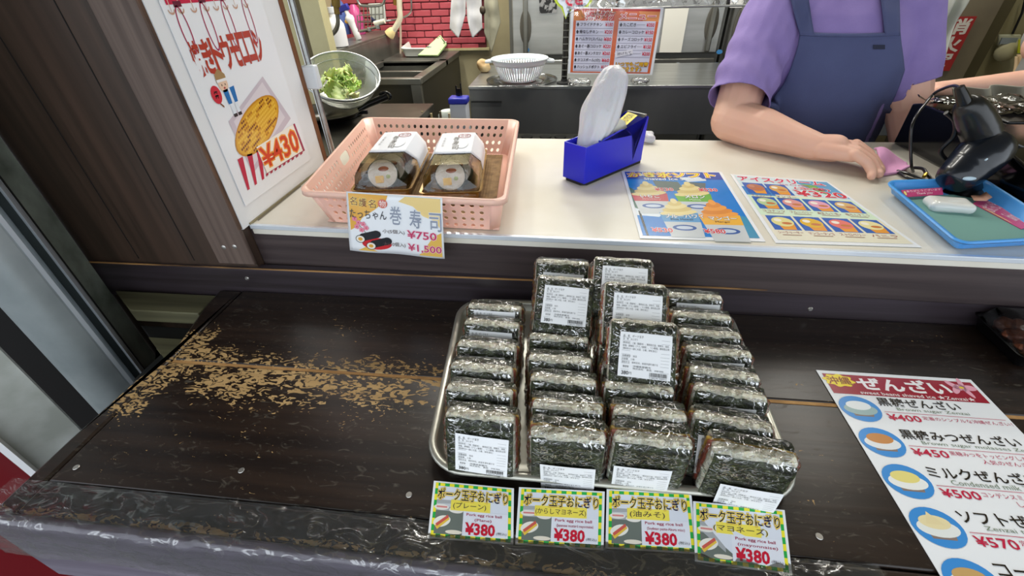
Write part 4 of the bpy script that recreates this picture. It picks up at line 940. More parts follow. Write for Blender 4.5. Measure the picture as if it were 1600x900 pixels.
# ------------------------------------------------------------------ poster on the white side panel
XP = -.5925
def sy(px,py): p_ = atx(px,py,XP); return p_.y, p_.z
yL, yR = .692, sy(478,228)[0]; zB, zT = .178, .60
q = [Vector((XP,yL,zT)),Vector((XP,yR,zT)),Vector((XP,yR,zB)),Vector((XP,yL,zB))]
PO = thing('corn_poster', 'white grilled corn poster with red lettering on the side panel by the dark timber wall', 'poster', (XP,(yL+yR)/2,zB))
mb = MB(); mb.slab(q, .0006); mb.build('poster_sheet', m_lam, PO, world=True)
def U(zx,zy): y,z = sy(zx/3,zy/3); return ((y-yL)/(yR-yL), (zT-z)/(zT-zB))
p = Print()
def bx_(s, a, b, *k, **kw): (u0,v0),(u1,v1) = U(*a),U(*b); p.text(s,u0,v0,u1,v1,*k,**kw)
_,vt = U(840,18); p.rect(.04,.0,.52,vt,'c8284a',1.2)
# row of skewers
for zx in (800,845,905,965,1010,1055,1100,1150):
    u,v = U(zx, 45-(zx-800)*.08); 
    for k_ in range(8):
        a0=math.pi*k_/8; a1=math.pi*(k_+1)/8
        p.poly([(u+.028*math.cos(a0),v+.016*math.sin(a0)),(u+.020*math.cos(a0),v+.010*math.sin(a0)),(u+.020*math.cos(a1),v+.010*math.sin(a1)),(u+.028*math.cos(a1),v+.016*math.sin(a1))],'c9a088',2)
    p.rect(u-.003,v-.045,u+.003,v+.01,'d9c4b4',1.5)
# paper lantern outlines
for (a,b_) in (((842,70),(900,215)),((955,48),(1010,200)),((1050,35),(1105,190)),((1143,20),(1195,170))):
    u0,v0 = U(*a); u1,v1 = U(*b_); cu_, cv_ = (u0+u1)/2, (v0+v1)/2; rx_, ry_ = .040, abs(v1-v0)/2*1.0+.03
    p.rect(u0-.02,cv_-ry_-.012,u0+.045,cv_-ry_+.006,'6b2338',2)
    for k_ in range(20):
        a0=2*math.pi*k_/20; a1=2*math.pi*(k_+1)/20
        p.poly([(cu_+rx_*math.cos(a0),cv_+ry_*math.sin(a0)),(cu_+(rx_-.009)*math.cos(a0),cv_+(ry_-.007)*math.sin(a0)),(cu_+(rx_-.009)*math.cos(a1),cv_+(ry_-.007)*math.sin(a1)),(cu_+rx_*math.cos(a1),cv_+ry_*math.sin(a1))],'a92550',2)
t_ = '焼きトウモロコシ'; zxs = [(885,165,938,345),(925,140,1005,335),(995,190,1050,330),(1030,165,1095,325),(1065,150,1140,310),(1110,165,1180,300),(1155,170,1210,295),(1200,190,1240,305)]
u0,_ = U(890,255); u1,_ = U(1238,245); v0 = U(1060,168)[1]; v1 = U(1060,325)[1]; du = (u1-u0)/8
for i,ch in enumerate(t_): p.text(ch, u0+du*i+.006, v0, u0+du*(i+1)-.006, v1, 'b5412f',4,.035)
# festival boy with a red fan
u,v = U(1042,390); p.ell(u,v,.048,.034,'e9c8ae',4); p.poly([(u-.055,v),(u-.05,v-.035),(u,v-.055),(u+.05,v-.03),(u+.05,v-.01),(u-.05,v-.008)],'a8895c',4.5); p.rect(u-.05,v-.016,u+.05,v-.006,'f2f2f2',5)
p.ell(u-.015,v+.006,.004,.004,'33282a',5); p.ell(u+.02,v+.006,.004,.004,'33282a',5); p.ell(u+.002,v+.018,.010,.004,'c05a52',5)
u,v = U(1078,440); p.poly([(u-.06,v-.02),(u-.05,v+.035),(u+.05,v+.035),(u+.065,v-.025)],'2f74b8',4); p.poly([(u-.008,v-.022),(u-.014,v+.035),(u+.014,v+.035),(u+.012,v-.022)],'e6ecf2',4.5); p.rect(u-.04,v+.035,u-.006,v+.075,'e4ecf4',4); p.rect(u+.008,v+.035,u+.04,v+.075,'e4ecf4',4); p.rect(u-.045,v+.075,u-.004,v+.088,'3a3234',4); p.rect(u+.006,v+.075,u+.045,v+.088,'3a3234',4)
u,v = U(1013,445); p.ell(u,v,.048,.034,'cf3442',4.6); p.text('祭',u-.02,v-.014,u+.02,v+.014,'2a1c20',6,.02); p.line(u,v+.03,u+.03,v+.05,.008,'8a5a3a',4,1)
# corn on a tray
P4 = lambda pts: [U(*a) for a in pts]
p.poly(P4([(1070,570),(1230,358),(1362,555),(1185,815)][::-1]),'cdc2cc',2); p.poly(P4([(1095,570),(1228,385),(1335,550),(1190,775)][::-1]),'e0d8de',2.5)
cc = U(1210,585); ea = U(1120,690); eb = U(1295,480); ang = math.atan2(eb[1]-ea[1], eb[0]-ea[0])
ln_ = math.hypot(eb[0]-ea[0],eb[1]-ea[1])/2
p.ell(cc[0],cc[1],ln_*1.08,.088,'c88a28',3,30,rot=ang); p.ell(cc[0],cc[1],ln_*1.03,.080,'dfa82e',3.5,30,rot=ang)
rk = random.Random(3); ca,sa_ = math.cos(ang), math.sin(ang)
for i in range(-13,14):
    for j in range(-4,5):
        a = i/13*ln_*.98; b_ = j/4.6*.072
        if (a/ln_)**2+(b_/.078)**2 < .95:
            dk = noisev((i*.25,j*.5,1)); col = '7a3d18' if dk > .16 else ('b8741f' if dk > .0 else 'eec048')
            p.ell(cc[0]+a*ca-b_*sa_, cc[1]+a*sa_+b_*ca, .0105,.0052,col,4,8,rot=ang)
# red stripes at the bottom and the price
for i in range(3): p.poly(P4([(1112+42*i,748-30*i),(1136+42*i,734-30*i),(1170+34*i,885-24*i),(1160+34*i,893-24*i)][::-1]),'c22a48',3)
for i in range(9):
    p.poly(P4([(1245+20*i,815-12.5*i),(1257+20*i,808-12.5*i),(1257+20*i,820-12.5*i),(1247+20*i,828-12.5*i)][::-1]),'b0304a',3)
p.poly(P4([(1200,690),(1380,578),(1428,705),(1250,815)][::-1]),'a02a50',4.5); p.poly(P4([(1200,690),(1372,582),(1418,706),(1250,812)][::-1]),'f6f2e6',5)
A0,A1,A2,A3 = U(1212,700),U(1375,600),U(1405,700),U(1245,790)
vs0,fs0 = glyphs('¥430',.0); 
def quadtext(s, q_, col, lay, off=0):
    vs,fs = glyphs(s,off); v0,_ = glyphs(s,0); ax0,ax1=min(a for a,b in v0),max(a for a,b in v0); ay0,ay1=min(b for a,b in v0),max(b for a,b in v0); out=[]
    for a,b in vs:
        u_=(a-ax0)/(ax1-ax0); w_=1-(b-ay0)/(ay1-ay0); t0=(q_[0][0]*(1-u_)+q_[1][0]*u_, q_[0][1]*(1-u_)+q_[1][1]*u_); t1=(q_[3][0]*(1-u_)+q_[2][0]*u_, q_[3][1]*(1-u_)+q_[2][1]*u_)
        out.append((t0[0]*(1-w_)+t1[0]*w_, t0[1]*(1-w_)+t1[1]*w_))
    p.add(out, fs, col, lay)
quadtext('¥430',(A0,A1,A2,A3),'f0a03a',5.5,.06); quadtext('¥430',(A0,A1,A2,A3),'d8401e',6,.015)
p.build('poster_print', q, m_inkl, PO, step=.00010)
# chrome conduit with a white clip at the panel's end
mb = MB(); mb.tube([(-.583,1.034,-.1),(-.583,1.034,1.4)], .0075, 12); cd = mb.build('conduit', m_steel); props(cd,'slim shiny metal conduit standing at the end of the white side panel','pipe')
pc = aty(476,120,1.03); mb = MB(); mb.box((-.578,1.026,pc.z),(.032,.020,.050)); o = mb.build('clip', mat('white_clip','d7dde2',.3), bevel=.004); props(o,'white plastic clip fixed on the metal conduit beside the poster','clip')

# ------------------------------------------------------------------ kitchen: sink unit
SK = thing('sink_unit', 'stainless steel sink unit with raised back ledge below the pinkish brick wall', 'sink', (-1.0,2.8,-.72))
x0,x1,y0,y1,zt = -1.16,-.74,2.34,3.31,.10
mb = MB(); mb.bb((x0,y0,zt-.03),(x1,y0+.045,zt)); mb.bb((x1-.05,y0+.045,zt-.03),(x1,2.95,zt)); mb.bb((x0,y0+.045,zt-.03),(x0+.02,2.95,zt)); mb.bb((x0,2.90,zt-.03),(x1,y1,zt)); mb.bb((x0,2.62,zt-.10),(x1-.05,2.65,zt-.012)); mb.build('rim', m_steeld, SK, world=True, bevel=.003)
mb = MB(); mb.bb((x0,y0+.04,-.22),(x1-.045,2.91,-.21)); mb.bb((x0,y0+.04,-.22),(x1-.045,y0+.046,zt-.01)); mb.bb((x0,2.90,-.22),(x1-.045,2.906,zt-.01)); mb.bb((x1-.051,y0+.04,-.22),(x1-.045,2.91,zt-.01)); mb.bb((x0-.005,y0+.04,-.22),(x0,2.91,zt-.01)); mb.build('basin', m_steeld, SK, world=True)
mb = MB(); mb.bb((x0,y0+.01,-.70),(x1-.02,y0+.02,zt-.03)); mb.bb((x1-.02,y0+.02,-.70),(x1-.01,y1,zt-.03)); mb.build('panel', mat('dark_steel_panel','45443e',.4,.7), SK, world=True)
mb = MB(); mb.bb((x1-.055,y0,-.72),(x1-.005,y0+.03,zt-.03)); mb.build('leg', m_steeld, SK, world=True)
mb = MB(); mb.prism([(x0-.16,2.05),(x0-.16,y1),(x0,y1),(x0,2.05)],zt+.115,zt+.13); mb.bb((x0-.006,2.05,zt-.03),(x0+.002,y1,zt+.118)); mb.build('backsplash', m_steeld, SK, world=True, bevel=.002)
# faucets and hoses
def tubething(name,label,cat,pts,r,m,n=10):
    mb = MB(); mb.tube(pts,r,n); o = mb.build(name,m,smooth=60); return props(o,label,cat)
def smooth_path(pts, n=6):
    pts=[Vector(p_) for p_ in pts]; out=[]
    for i in range(len(pts)-1):
        a=pts[max(i-1,0)];b=pts[i];c=pts[i+1];d_=pts[min(i+2,len(pts)-1)]
        for k_ in range(n):
            t=k_/n; out.append(.5*((2*b)+(c-a)*t+(2*a-5*b+4*c-d_)*t*t+(3*b-a-3*c+d_)*t*t*t))
    return out+[pts[-1]]
YF = 3.1
HO = thing('hose_faucet','white hose faucet with cream nozzle hanging before the brick wall','faucet',aty(614,50,YF))
mb = MB(); mb.tube(smooth_path([aty(624,-20,YF),aty(624,10,YF),aty(625,28,YF),aty(619,41,YF),aty(613,49,YF)]), .017, 12); mb.build('hose', mat('ivory_hose','d9d2bb',.4), HO, world=True, smooth=60)
a_,b_ = aty(615,45,YF), aty(610,52,YF); dd=(b_-a_).normalized(); Mq = Matrix.Translation(a_) @ dd.to_track_quat('Z','Y').to_matrix().to_4x4()
mb = MB(); mb.lathe([(.014,0),(.022,.01),(.030,.035),(.032,.05),(.026,.055),(.014,.045),(.0001,.044)],20,Mq); mb.build('nozzle', mat('cream_nozzle','dbc890',.4), HO, world=True)
mb = MB(); mb.tube([aty(617,-20,YF+.03),aty(618,8,YF+.03)],.014,10); mb.build('brass_joint', mat('brass','a07b3d',.3,.8), HO, world=True)
tubething('water_pipe','thin pale pipe curving across the brick wall behind the faucet','pipe',smooth_path([aty(560,34,3.0),aty(600,33,3.25),aty(625,29,3.28),aty(639,22,3.28),aty(643,12,3.28),aty(641,-15,3.28)]),.006,m_steel)
tubething('drain_hose','pale straight hose running down the brick wall to the sink','hose',[aty(625,25,3.26),aty(626,55,3.26),aty(626,84,3.22)],.008,mat('grey_beige_hose','b9a796',.5))
TP = thing('tap','brass and chrome tap hanging at the left over the sink ledge','tap',aty(525,40,2.35))
mb = MB(); mb.tube(smooth_path([aty(525,-10,2.35),aty(526,15,2.35),aty(528,35,2.35),aty(524,48,2.35),aty(515,56,2.35)]),.010,10); mb.build('spout', m_steeld, TP, world=True, smooth=60)
mb = MB(); mb.tube([aty(524,-12,2.34),aty(525,10,2.34)],.020,12); mb.tube([aty(525,8,2.34),aty(527,22,2.34)],.013,12); mb.build('valve', mat('old_brass','7d6a3c',.4,.7), TP, world=True)
# bottles on the ledge
def bottle(prof, pos, m, nm, lab): 
    t=thing(nm,lab,'bottle',pos); mb=MB(); mb.lathe(prof,24,caps=True); mb.build('body',m,t,smooth=45); return t
m_wb = mat('white_bottle_plastic','e4e4e6',.35)
LZ = zt+.131
pb = atz(531,73,LZ); t = bottle([(.045,0),(.052,.005),(.053,.10),(.050,.125),(.035,.15),(.018,.165),(.016,.19)], pb, m_wb, 'detergent_bottle','large white plastic detergent bottle standing on the sink ledge by the cream post')
mb=MB(); mb.lathe([(.02,.185),(.02,.215),(.0001,.216)],18); mb.build('cap', mat('white_cap','e0e3e8',.3), t); t.scale=(.9,.9,.82)
pb = atz(561,62,LZ); t = bottle([(.018,0),(.021,.004),(.021,.05),(.019,.09),(.024,.13),(.030,.15),(.028,.17),(.014,.185),(.013,.215)], pb, m_wb, 'spray_bottle','white spray bottle with blue trigger head on the sink ledge')
mb=MB(); mb.box((-.01,0,.235),(.075,.03,.045)); mb.box((-.045,0,.225),(.016,.014,.05)); mb.build('trigger_head', mat('blue_trigger','2a2f8e',.35), t, bevel=.006)
mb=MB(); mb.ell((-.018,-.016,.145),(.018,.008,.016)); mb.build('label', mat('orange_label','d9a24a',.5), t); t.scale=(.85,.85,.70); t.rotation_mode='XYZ'; t.rotation_euler=(0,-.28,0)
pb = atz(536,64,LZ); pb.x-=.05; pb.y+=.35; t = bottle([(.045,0),(.048,.10),(.03,.14),(.015,.16)], pb, mat('magenta_plastic','b8477f',.3),'detergent_bottle','magenta detergent bottle behind the white bottles on the sink ledge'); 
pb = atz(520,66,LZ); pb.y+=.42; pb.x-=.12; t = bottle([(.05,0),(.052,.13),(.035,.17),(.02,.19)], pb, mat('blue_liquid_bottle','5c74b8',.2,trans=.3),'detergent_bottle','blue detergent bottle partly hidden behind the large white bottle')
# wire dish rack over the ledge
YR = 2.75
RK = thing('dish_rack','chrome wire dish rack above the sink ledge left of the brick wall','rack',aty(580,50,YR))
for pts,r_ in (([aty(556,-12,YR),aty(560,4,YR),aty(568,9,YR),aty(597,7,YR),aty(601,-10,YR)],.007),([aty(558,24,YR),aty(560,50,YR)],.003),([aty(560,24,YR),aty(598,22,YR)],.003)):
    mb=MB(); mb.tube(smooth_path(pts),r_,8); mb.build('wire',m_steel,RK,world=True,smooth=60)
for i in range(7): 
    x_=562+6*i; mb=MB(); mb.tube([aty(x_,9,YR),aty(x_+1,46-1.5*i,YR)],.0028,6); mb.build('wire',m_steel,RK,world=True)
mb=MB(); mb.slab([aty(575,6,YR+.06),aty(600,5,YR+.06),aty(603,33,YR+.06),aty(580,36,YR+.06)],.01); o=mb.build('chopping_board',mat('pale_board','cfd3cd',.5),bevel=.002); props(o,'pale plastic chopping board leaning in the wire dish rack','chopping board')
o=None
pp=[aty(586,34,2.7),aty(600,32,2.7)]
mb=MB(); mb.tube([aty(585,37,2.68),aty(601,33,2.68)],.012,10); o=mb.build('soap_holder',mat('ivory_plastic','d9d6c4',.4)); props(o,'small ivory plastic holder below the wire dish rack','holder')
mb=MB(); mb.add([aty(580,26,2.74),aty(589,34,2.74),aty(581,35,2.74)],[(0,1,2)]); o=mb.build('scouring_pad',mat('navy_pad','22264a',.8),solid=.012); props(o,'dark navy scouring pad in the wire dish rack','pad')
for i,(a,b_) in enumerate((((562,49),(577,46)),((577,45),(590,42)))):
    mb=MB(); mb.tube([aty(*a,2.66),aty(*b_,2.66)],.007,8); mb.lathe([(.0001,-.012),(.012,-.008),(.012,.008),(.0001,.012)],12,Matrix.Translation(aty(*b_,2.66))); o=mb.build('faucet_handle',m_steel); props(o,['left chrome faucet handle above the sink ledge','right chrome faucet handle above the sink ledge'][i],'faucet')
# white tub with the green slicer
c0 = [atz(628,89,.105),atz(641,77,.105),atz(700,75,.105),atz(688,89,.105)]
WT = thing('white_tub','shallow white plastic tub on the far end of the sink','tub',sum(c0,Vector())/4)
def up(q_,z_): return [Vector((p_.x,p_.y,z_)) for p_ in q_]
cc_ = up(c0,0)
mb=MB(); loops(mb,[rr_loop(cc_,.03,o_,z_) for o_,z_ in ((-.006,.150),(0,.155),(.006,.153),(.018,.108),(.03,.105))]); mb.build('tub_body',mat('white_tub_plastic','e3e6e2',.35),WT,world=True,solid=.003,smooth=60)
mb=MB(); y_=2.95; qs=[atz(652,86,.14),aty(688,54,y_),aty(698,68,y_),atz(684,86,.14)]
SL=thing('vegetable_slicer','lime green vegetable slicer leaning in the white tub','slicer',qs[0]); mb.slab(qs,.012); mb.build('body',mat('lime_green_plastic','a6bd84',.45),SL,world=True,bevel=.003)
def lerpq(q_,u_,v_): return (q_[0]*(1-u_)+q_[1]*u_)*(1-v_)+(q_[3]*(1-u_)+q_[2]*u_)*v_
nq = -(qs[1]-qs[0]).cross(qs[3]-qs[0]).normalized()*.004
for ua,ub,va,vb in ((.38,.44,.05,.95),(.84,.88,.1,.9),(.91,.96,.1,.9)):
    mb=MB(); mb.slab([lerpq(qs,ua,va)+nq,lerpq(qs,ub,va)+nq,lerpq(qs,ub,vb)+nq,lerpq(qs,ua,vb)+nq],.002); mb.build('blade_slot',m_black,SL,world=True)

# towels hanging in front of the bricks
m_tow = mat('white_towel','c9c9cc',.9,bump=(90,.4)); m_tow2 = mat('grey_beige_cloth','a3a08c',.9,bump=(60,.4))
def towel(name,label,top,bot,y_,m,depth=.02,seed=0):
    mb=MB(); 
    def f(u_,v_):
        n_=len(top)-1; k_=u_*n_; i_=min(int(k_),n_-1); t_=k_-i_
        a_=aty(top[i_][0]*(1-t_)+top[i_+1][0]*t_, top[i_][1]*(1-t_)+top[i_+1][1]*t_, y_); b_=aty(bot[i_][0]*(1-t_)+bot[i_+1][0]*t_, bot[i_][1]*(1-t_)+bot[i_+1][1]*t_, y_)
        p_=a_*(1-v_)+b_*v_; p_.y+=depth*.5*math.sin(u_*8+seed)*(.4+.6*v_)+noisev(p_,14,seed)*.012; return p_
    mb.grid(f,40,24); o=mb.build(name,m,smooth=180,solid=.004); return props(o,label,'towel')
towel('towel','white towel hanging at the left before the brick wall, pointed lower corner',[(706,-15),(716,-15),(728,-15)],[(702,45),(717,59),(727,22)],3.05,m_tow,seed=1)
towel('towel','white towel hanging right of the pointed one before the bricks',[(728,-15),(740,-15),(752,-15)],[(730,27),(738,60),(754,44)],3.04,m_tow,seed=3)
towel('cloth','grey beige cloth hanging beside the brick wall and the fridge',[(757,-15),(765,-15),(776,-15)],[(757,50),(768,83),(782,35)],3.10,m_tow2,seed=5)
mb=MB(); mb.ell(aty(754,16,3.0),(.018,.012,.022)); o=mb.build('hook',mat('dark_hook','4b4238',.4,.6)); props(o,'small dark hook between the white towel and the beige cloth','hook')

# ------------------------------------------------------------------ refrigerators
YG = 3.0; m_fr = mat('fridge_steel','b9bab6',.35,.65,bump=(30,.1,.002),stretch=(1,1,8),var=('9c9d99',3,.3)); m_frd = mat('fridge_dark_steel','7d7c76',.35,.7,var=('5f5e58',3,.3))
FR_ = thing('refrigerator','tall stainless steel refrigerator behind the steel work table, left one','refrigerator',(.25,YG+.3,-.72))
def door(T_,x0,x1,z0,z1,m,hx=None,hz=None,name='door'):
    mb=MB(); mb.bb((x0,YG-.03,z0),(x1,YG,z1)); d_=mb.build(name,m,T_,world=True,bevel=.006)
    if hx is not None:
        mb=MB(); mb.ell((hx,YG-.034,(hz[0]+hz[1])/2),(.034,.006,(hz[1]-hz[0])/2),20,12); mb.build('recess',mat('recess_dark','4d4a42',.5) if 'recess_dark' not in bpy.data.materials else bpy.data.materials['recess_dark'],d_,world=True)
        mb=MB(); mb.bb((hx-.014,YG-.055,hz[0]-.05),(hx+.014,YG-.036,hz[1]+.16)); mb.build('handle',m_steeld,d_,world=True,bevel=.006)
    return d_
mb=MB(); mb.bb((-.355,YG+.002,-.70),(.88,3.7,1.2)); mb.build('cabinet',mat('fridge_body','6a6a64',.4,.5),FR_,world=True)
d1=door(FR_,-.335,.26,.112,1.18,m_fr,-.255,(.17,.35)); d2=door(FR_,.275,.86,.112,1.18,m_fr,.80,(.17,.35))
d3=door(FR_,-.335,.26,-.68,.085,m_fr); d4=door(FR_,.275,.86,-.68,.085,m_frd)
def badge(px,py,par,col='3f86c0',y_=None):
    c_=aty(px,py,YG-.033); mb=MB(); mb.lathe([(.0001,-.002),(.017,-.002),(.017,0)],16,Matrix.Translation(c_)@Matrix.Rotation(R(-90),4,'X')@Matrix.Scale(.7,4,(0,1,0))); mb.build('badge',mat('badge_'+col,col,.4),par,world=True)
badge(823,78,d1); badge(1124,81,d2); badge(1059,101,d4,'a9b4b8'); 
F2 = thing('refrigerator','tall dark stainless steel refrigerator, right one behind the clerk','refrigerator',(1.2,YG+.3,-.72))
mb=MB(); mb.bb((.895,YG+.002,-.70),(1.52,3.7,1.2)); mb.build('cabinet',bpy.data.materials['fridge_body'],F2,world=True)
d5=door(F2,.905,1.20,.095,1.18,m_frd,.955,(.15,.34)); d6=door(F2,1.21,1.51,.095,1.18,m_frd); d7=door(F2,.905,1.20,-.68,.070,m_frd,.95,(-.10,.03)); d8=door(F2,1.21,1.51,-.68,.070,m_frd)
badge(1119,101,d7)
for pts,lab,m in (([(1040,10),(1077,10),(1064,82),(1030,82)],'blank pale paper sheet stuck on the left refrigerator door','e0ddd2'),([(1143,-15),(1185,-15),(1180,12),(1140,12)],'white paper sheet high on the dark refrigerator above the clerk\'s shoulder','e6e6e2')):
    mb=MB(); mb.slab([aty(a,b_,YG-.036) for a,b_ in pts],.001); o=mb.build('paper_sheet',mat('sheet_'+m,m,.6)); props(o,lab,'paper')
mb=MB(); mb.slab([aty(842,-12,YG-.04),aty(870,-12,YG-.04),aty(870,20,YG-.04),aty(843,21,YG-.04)],.004); o=mb.build('black_towel',mat('black_patterned_cloth','1c1c1e',.7,var=('8a8a8a',28,.02))); props(o,'black cloth with pale pattern hanging on the left refrigerator','cloth')
# beige wrapped bag left of the colander
mb=MB(); vs,fs=rbox((.035,.03,.03),.028,disp=lambda q,n_: noisev(q,35)*.010,n=12); c_=aty(757,118,2.5); c_.z=.132; mb.add([v+c_ for v in vs],fs); o=mb.build('paper_bag',mat('tan_wrapped_bag','a78350',.6,var=('c9b48c',18,.2))); props(o,'tan crumpled bag behind the white plastic colander','bag')


# ------------------------------------------------------------------ steel work table behind the clerk
WK = thing('work_table','stainless steel work table with drop front, behind the white counter','table',(.4,2.2,-.72))
mb=MB(); mb.bb((-.455,2.145,.085),(1.75,2.72,.100)); mb.build('table_top',m_steel,WK,world=True,bevel=.003)
mb=MB(); mb.bb((-.452,2.147,-.115),(1.75,2.16,.086)); mb.build('drop_front',mat('drop_front_steel','7d7e7c',.28,.5,var=('47484a',2.5,.25),stretch=(1,1,.4)),WK,world=True,bevel=.002)
mb=MB(); mb.bb((-.44,2.17,-.30),(1.75,2.6,-.285)); mb.build('undershelf',m_steeld,WK,world=True)
for x_ in (-.43,1.7): mb=MB(); mb.bb((x_,2.16,-.72),(x_+.04,2.20,.085)); mb.build('leg',m_steeld,WK,world=True)
mb=MB(); mb.bb((-.445,2.141,.03),(-.30,2.1465,.036)); mb.build('seam',m_blackm,WK,world=True)
for i in range(9):
    x_=-.36+.085*i+.01*(i%2); mb=MB(); mb.lathe([(.034,0),(.036,.10),(.030,.115),(.030,.13)],14,caps=True); o=mb.build('jar',mat('dark_jar','2c2a28',.3) if i==0 else bpy.data.materials['dark_jar']); o.location=(x_,2.24,-.284); props(o,'dark jar standing in the row on the shelf under the steel work table','jar','jars under the work table')
# white plastic colander
CL=thing('colander','white slotted plastic colander bowl standing on the steel work table','colander',M=TRS((-.225,2.27,.101),(0,0,0),(.84,.84,1)))
mw=mat('white_translucent_plastic','dfe5ea',.3,trans=.15,sub=.1)
mb=MB(); mb.lathe([(.02,.002),(.095,.004),(.108,.012)],48); mb.build('base',mw,CL,solid=.003)
mb=MB(); mb.lathe([(.142,.072),(.150,.082),(.156,.096),(.160,.097),(.160,.092)],48); mb.build('rim',mw,CL,solid=.003)
sb=MB()
for i in range(56):
    a0=2*math.pi*i/56; a1=a0+2*math.pi/56*.60
    def P_(a,r,z): return Vector((r*math.cos(a),r*math.sin(a),z))
    sb.add([P_(a0,.108,.012),P_(a1,.108,.012),P_(a1,.127,.042),P_(a0,.127,.042),P_(a0,.143,.074),P_(a1,.143,.074)],[(0,1,2,3),(3,2,5,4)])
o=sb.build('slotted_wall',mw,CL,solid=.003); o['kind']='stuff'
for s_ in (-1,1):
    mb=MB(); mb.tube(smooth_path([(s_*.150,-.035,.088),(s_*.185,-.022,.084),(s_*.190,0,.083),(s_*.185,.022,.084),(s_*.150,.035,.088)]),.006,8); mb.build('handle',mw,CL,smooth=60)
mb=MB(); mb.lathe([(.10,0),(.165,.003),(.17,.010)],40); o=mb.build('clear_dish',film_mat('clear_lid_plastic',base=.1,ridge=.05,scale=10,rough=.1),solid=.002); o.location=(-.215,2.26,.1005); props(o,'clear plastic dish under the white colander','dish')
# wire shelving post, shelf and hanging menu
WS=thing('wire_shelf','chrome wire shelving with black post standing on the steel work table','shelf',(-.012,2.20,.1))
mb=MB(); mb.tube([(-.012,2.20,.101),(-.012,2.20,1.1)],.013,14); mb.build('post',mat('dark_chrome_post','35332f',.25,.8),WS,world=True,smooth=60)
mb=MB(); mb.lathe([(.035,0),(.033,.006),(.016,.010),(.014,.02)],20,Matrix.Translation((-.012,2.20,.1005)),caps=True); mb.build('foot',m_blackm,WS,world=True)
for i in range(14):
    mb=MB(); z_=.13+.026*i; mb.lathe([(.0135,z_),(.0142,z_+.002),(.0135,z_+.004)],14,Matrix.Translation((-.012,2.20,0))); mb.build('ring',m_steeld,WS,world=True,smooth=60)
mb=MB(); mb.tube([(1.05,2.20,.101),(1.05,2.20,1.1)],.013,12); mb.build('post',m_steeld,WS,world=True,smooth=60)
za=aty(1100,10,2.19).z
for dz in (0,.035): mb=MB(); mb.tube([(-.012,2.19,za+dz),(1.05,2.19,za+dz)],.0045,8); mb.build('rail',m_steel,WS,world=True,smooth=60)
zz=[]; n_=44
for i in range(n_+1): zz.append((-.012+1.062*i/n_,2.19,za+(.033 if i%2 else .002)))
mb=MB(); mb.tube(zz,.0025,6); mb.build('zigzag_wire',m_steel,WS,world=True,smooth=60)
for i in range(12): mb=MB(); mb.tube([(-.0+.09*i,2.19,za+.036),(.0+.09*i,2.55,za+.036)],.0022,6); mb.build('shelf_wire',m_steel,WS,world=True)
q=[aty(893,11,2.12),aty(1037,12,2.12),aty(1019,117,2.12),aty(887,115,2.12)]
FM=thing('fried_food_menu','orange bordered fried food menu sheet hanging from the wire shelf','menu',q[3]); mb=MB(); mb.slab(q,.001); mb.build('sheet',m_lam,FM,world=True); p=Print()
p.rect(.03,.02,.97,.98,'d9693c',1); p.rect(.03,.02,.97,.05,'b8322c',1.3); p.poly([(.03,.06),(.12,.04),(.15,.14),(.08,.2),(.03,.18)],'e28a3c',1.5); p.poly([(.74,.05),(.97,.06),(.97,.2),(.8,.19)],'e8975a',1.5)
p.rect(.06,.19,.485,.96,'dcdcee',2); p.rect(.535,.19,.94,.96,'dcdcee',2)
p.text('揚げ物', .16,.055,.48,.185,'d5303a',8,.01,halo=('f6e9e6',.07)); p.text('メニュー', .54,.075,.93,.165,'d5303a',8,.01,halo=('f6e9e6',.07))
Lf=[('フライドチキン','¥180'),('骨なしチキン','¥200'),('ハムカツ(スパム)','¥80'),('あぐー豚コロッケ','¥220'),('あぐー豚メンチカツ','¥260'),('タコスボール(1個)','¥60'),('ハッシュドポテト','¥130')]
Rf=[('たこ焼き','¥350'),('カレーコロッケ','¥150'),('チーズコロッケ','¥150'),('エビフライ','¥150'),('イカゲソ','¥200')]
for i,(a,b_) in enumerate(Lf):
    v=.215+.107*i; p.text('♦'+a,.07,v,.07+min(.30,.036*(len(a)+1)),v+.058,'2a2732',8,.02); p.text(b_,.39,v,.475,v+.055,'cf2a44',8,.02); p.rect(.065,v+.082,.48,v+.087,'6c6880',4); (p.rect(.08+.036*(len(a)+1),v+.026,.375,v+.030,'55525f',4) if len(a) < 7 else None)
for i,(a,b_) in enumerate(Rf):
    v=.215+.107*i; p.text('♦'+a,.55,v,.55+min(.28,.036*(len(a)+1)),v+.058,'3a3746',8,.02); p.text(b_,.845,v,.93,v+.055,'cf2a44',8,.02); p.rect(.54,v+.082,.935,v+.087,'6c6880',4); (p.rect(.56+.036*(len(a)+1),v+.026,.83,v+.030,'55525f',4) if len(a) < 6 else None)
p.text('いつでもご用意', .56,.80,.93,.87,'e8b62a',8,.03,halo=('7a3a1c',.07)); p.text('できます♪', .62,.88,.86,.95,'e8b62a',8,.03,halo=('7a3a1c',.07))
p.poly([(.53,.66),(.73,.60),(.74,.67),(.545,.735)][::-1],'e6e4ee',8.5); p.text('揚げたて', .56,.645,.72,.69,'4c4860',9,.01,rot=-.2)
p.build('menu_print',q,m_inkl,FM,step=.00025)
# crinkled clear bag over the menu top
mb=MB()
def cbag(u_,v_):
    p_=aty(885+300*u_,-18+(36+18*math.sin(u_*9)*(1-u_))*v_*(1-.45*u_),2.09); p_.y+=noisev(p_,22,4)*.03; return p_
mb.grid(cbag,70,20); o=mb.build('clear_bag',film_mat('clear_bag_film',base=.04,ridge=.55,scale=14,rough=.12,bump=1),smooth=180); props(o,'crinkled clear plastic bag hung over the top of the fried food menu','plastic bag')
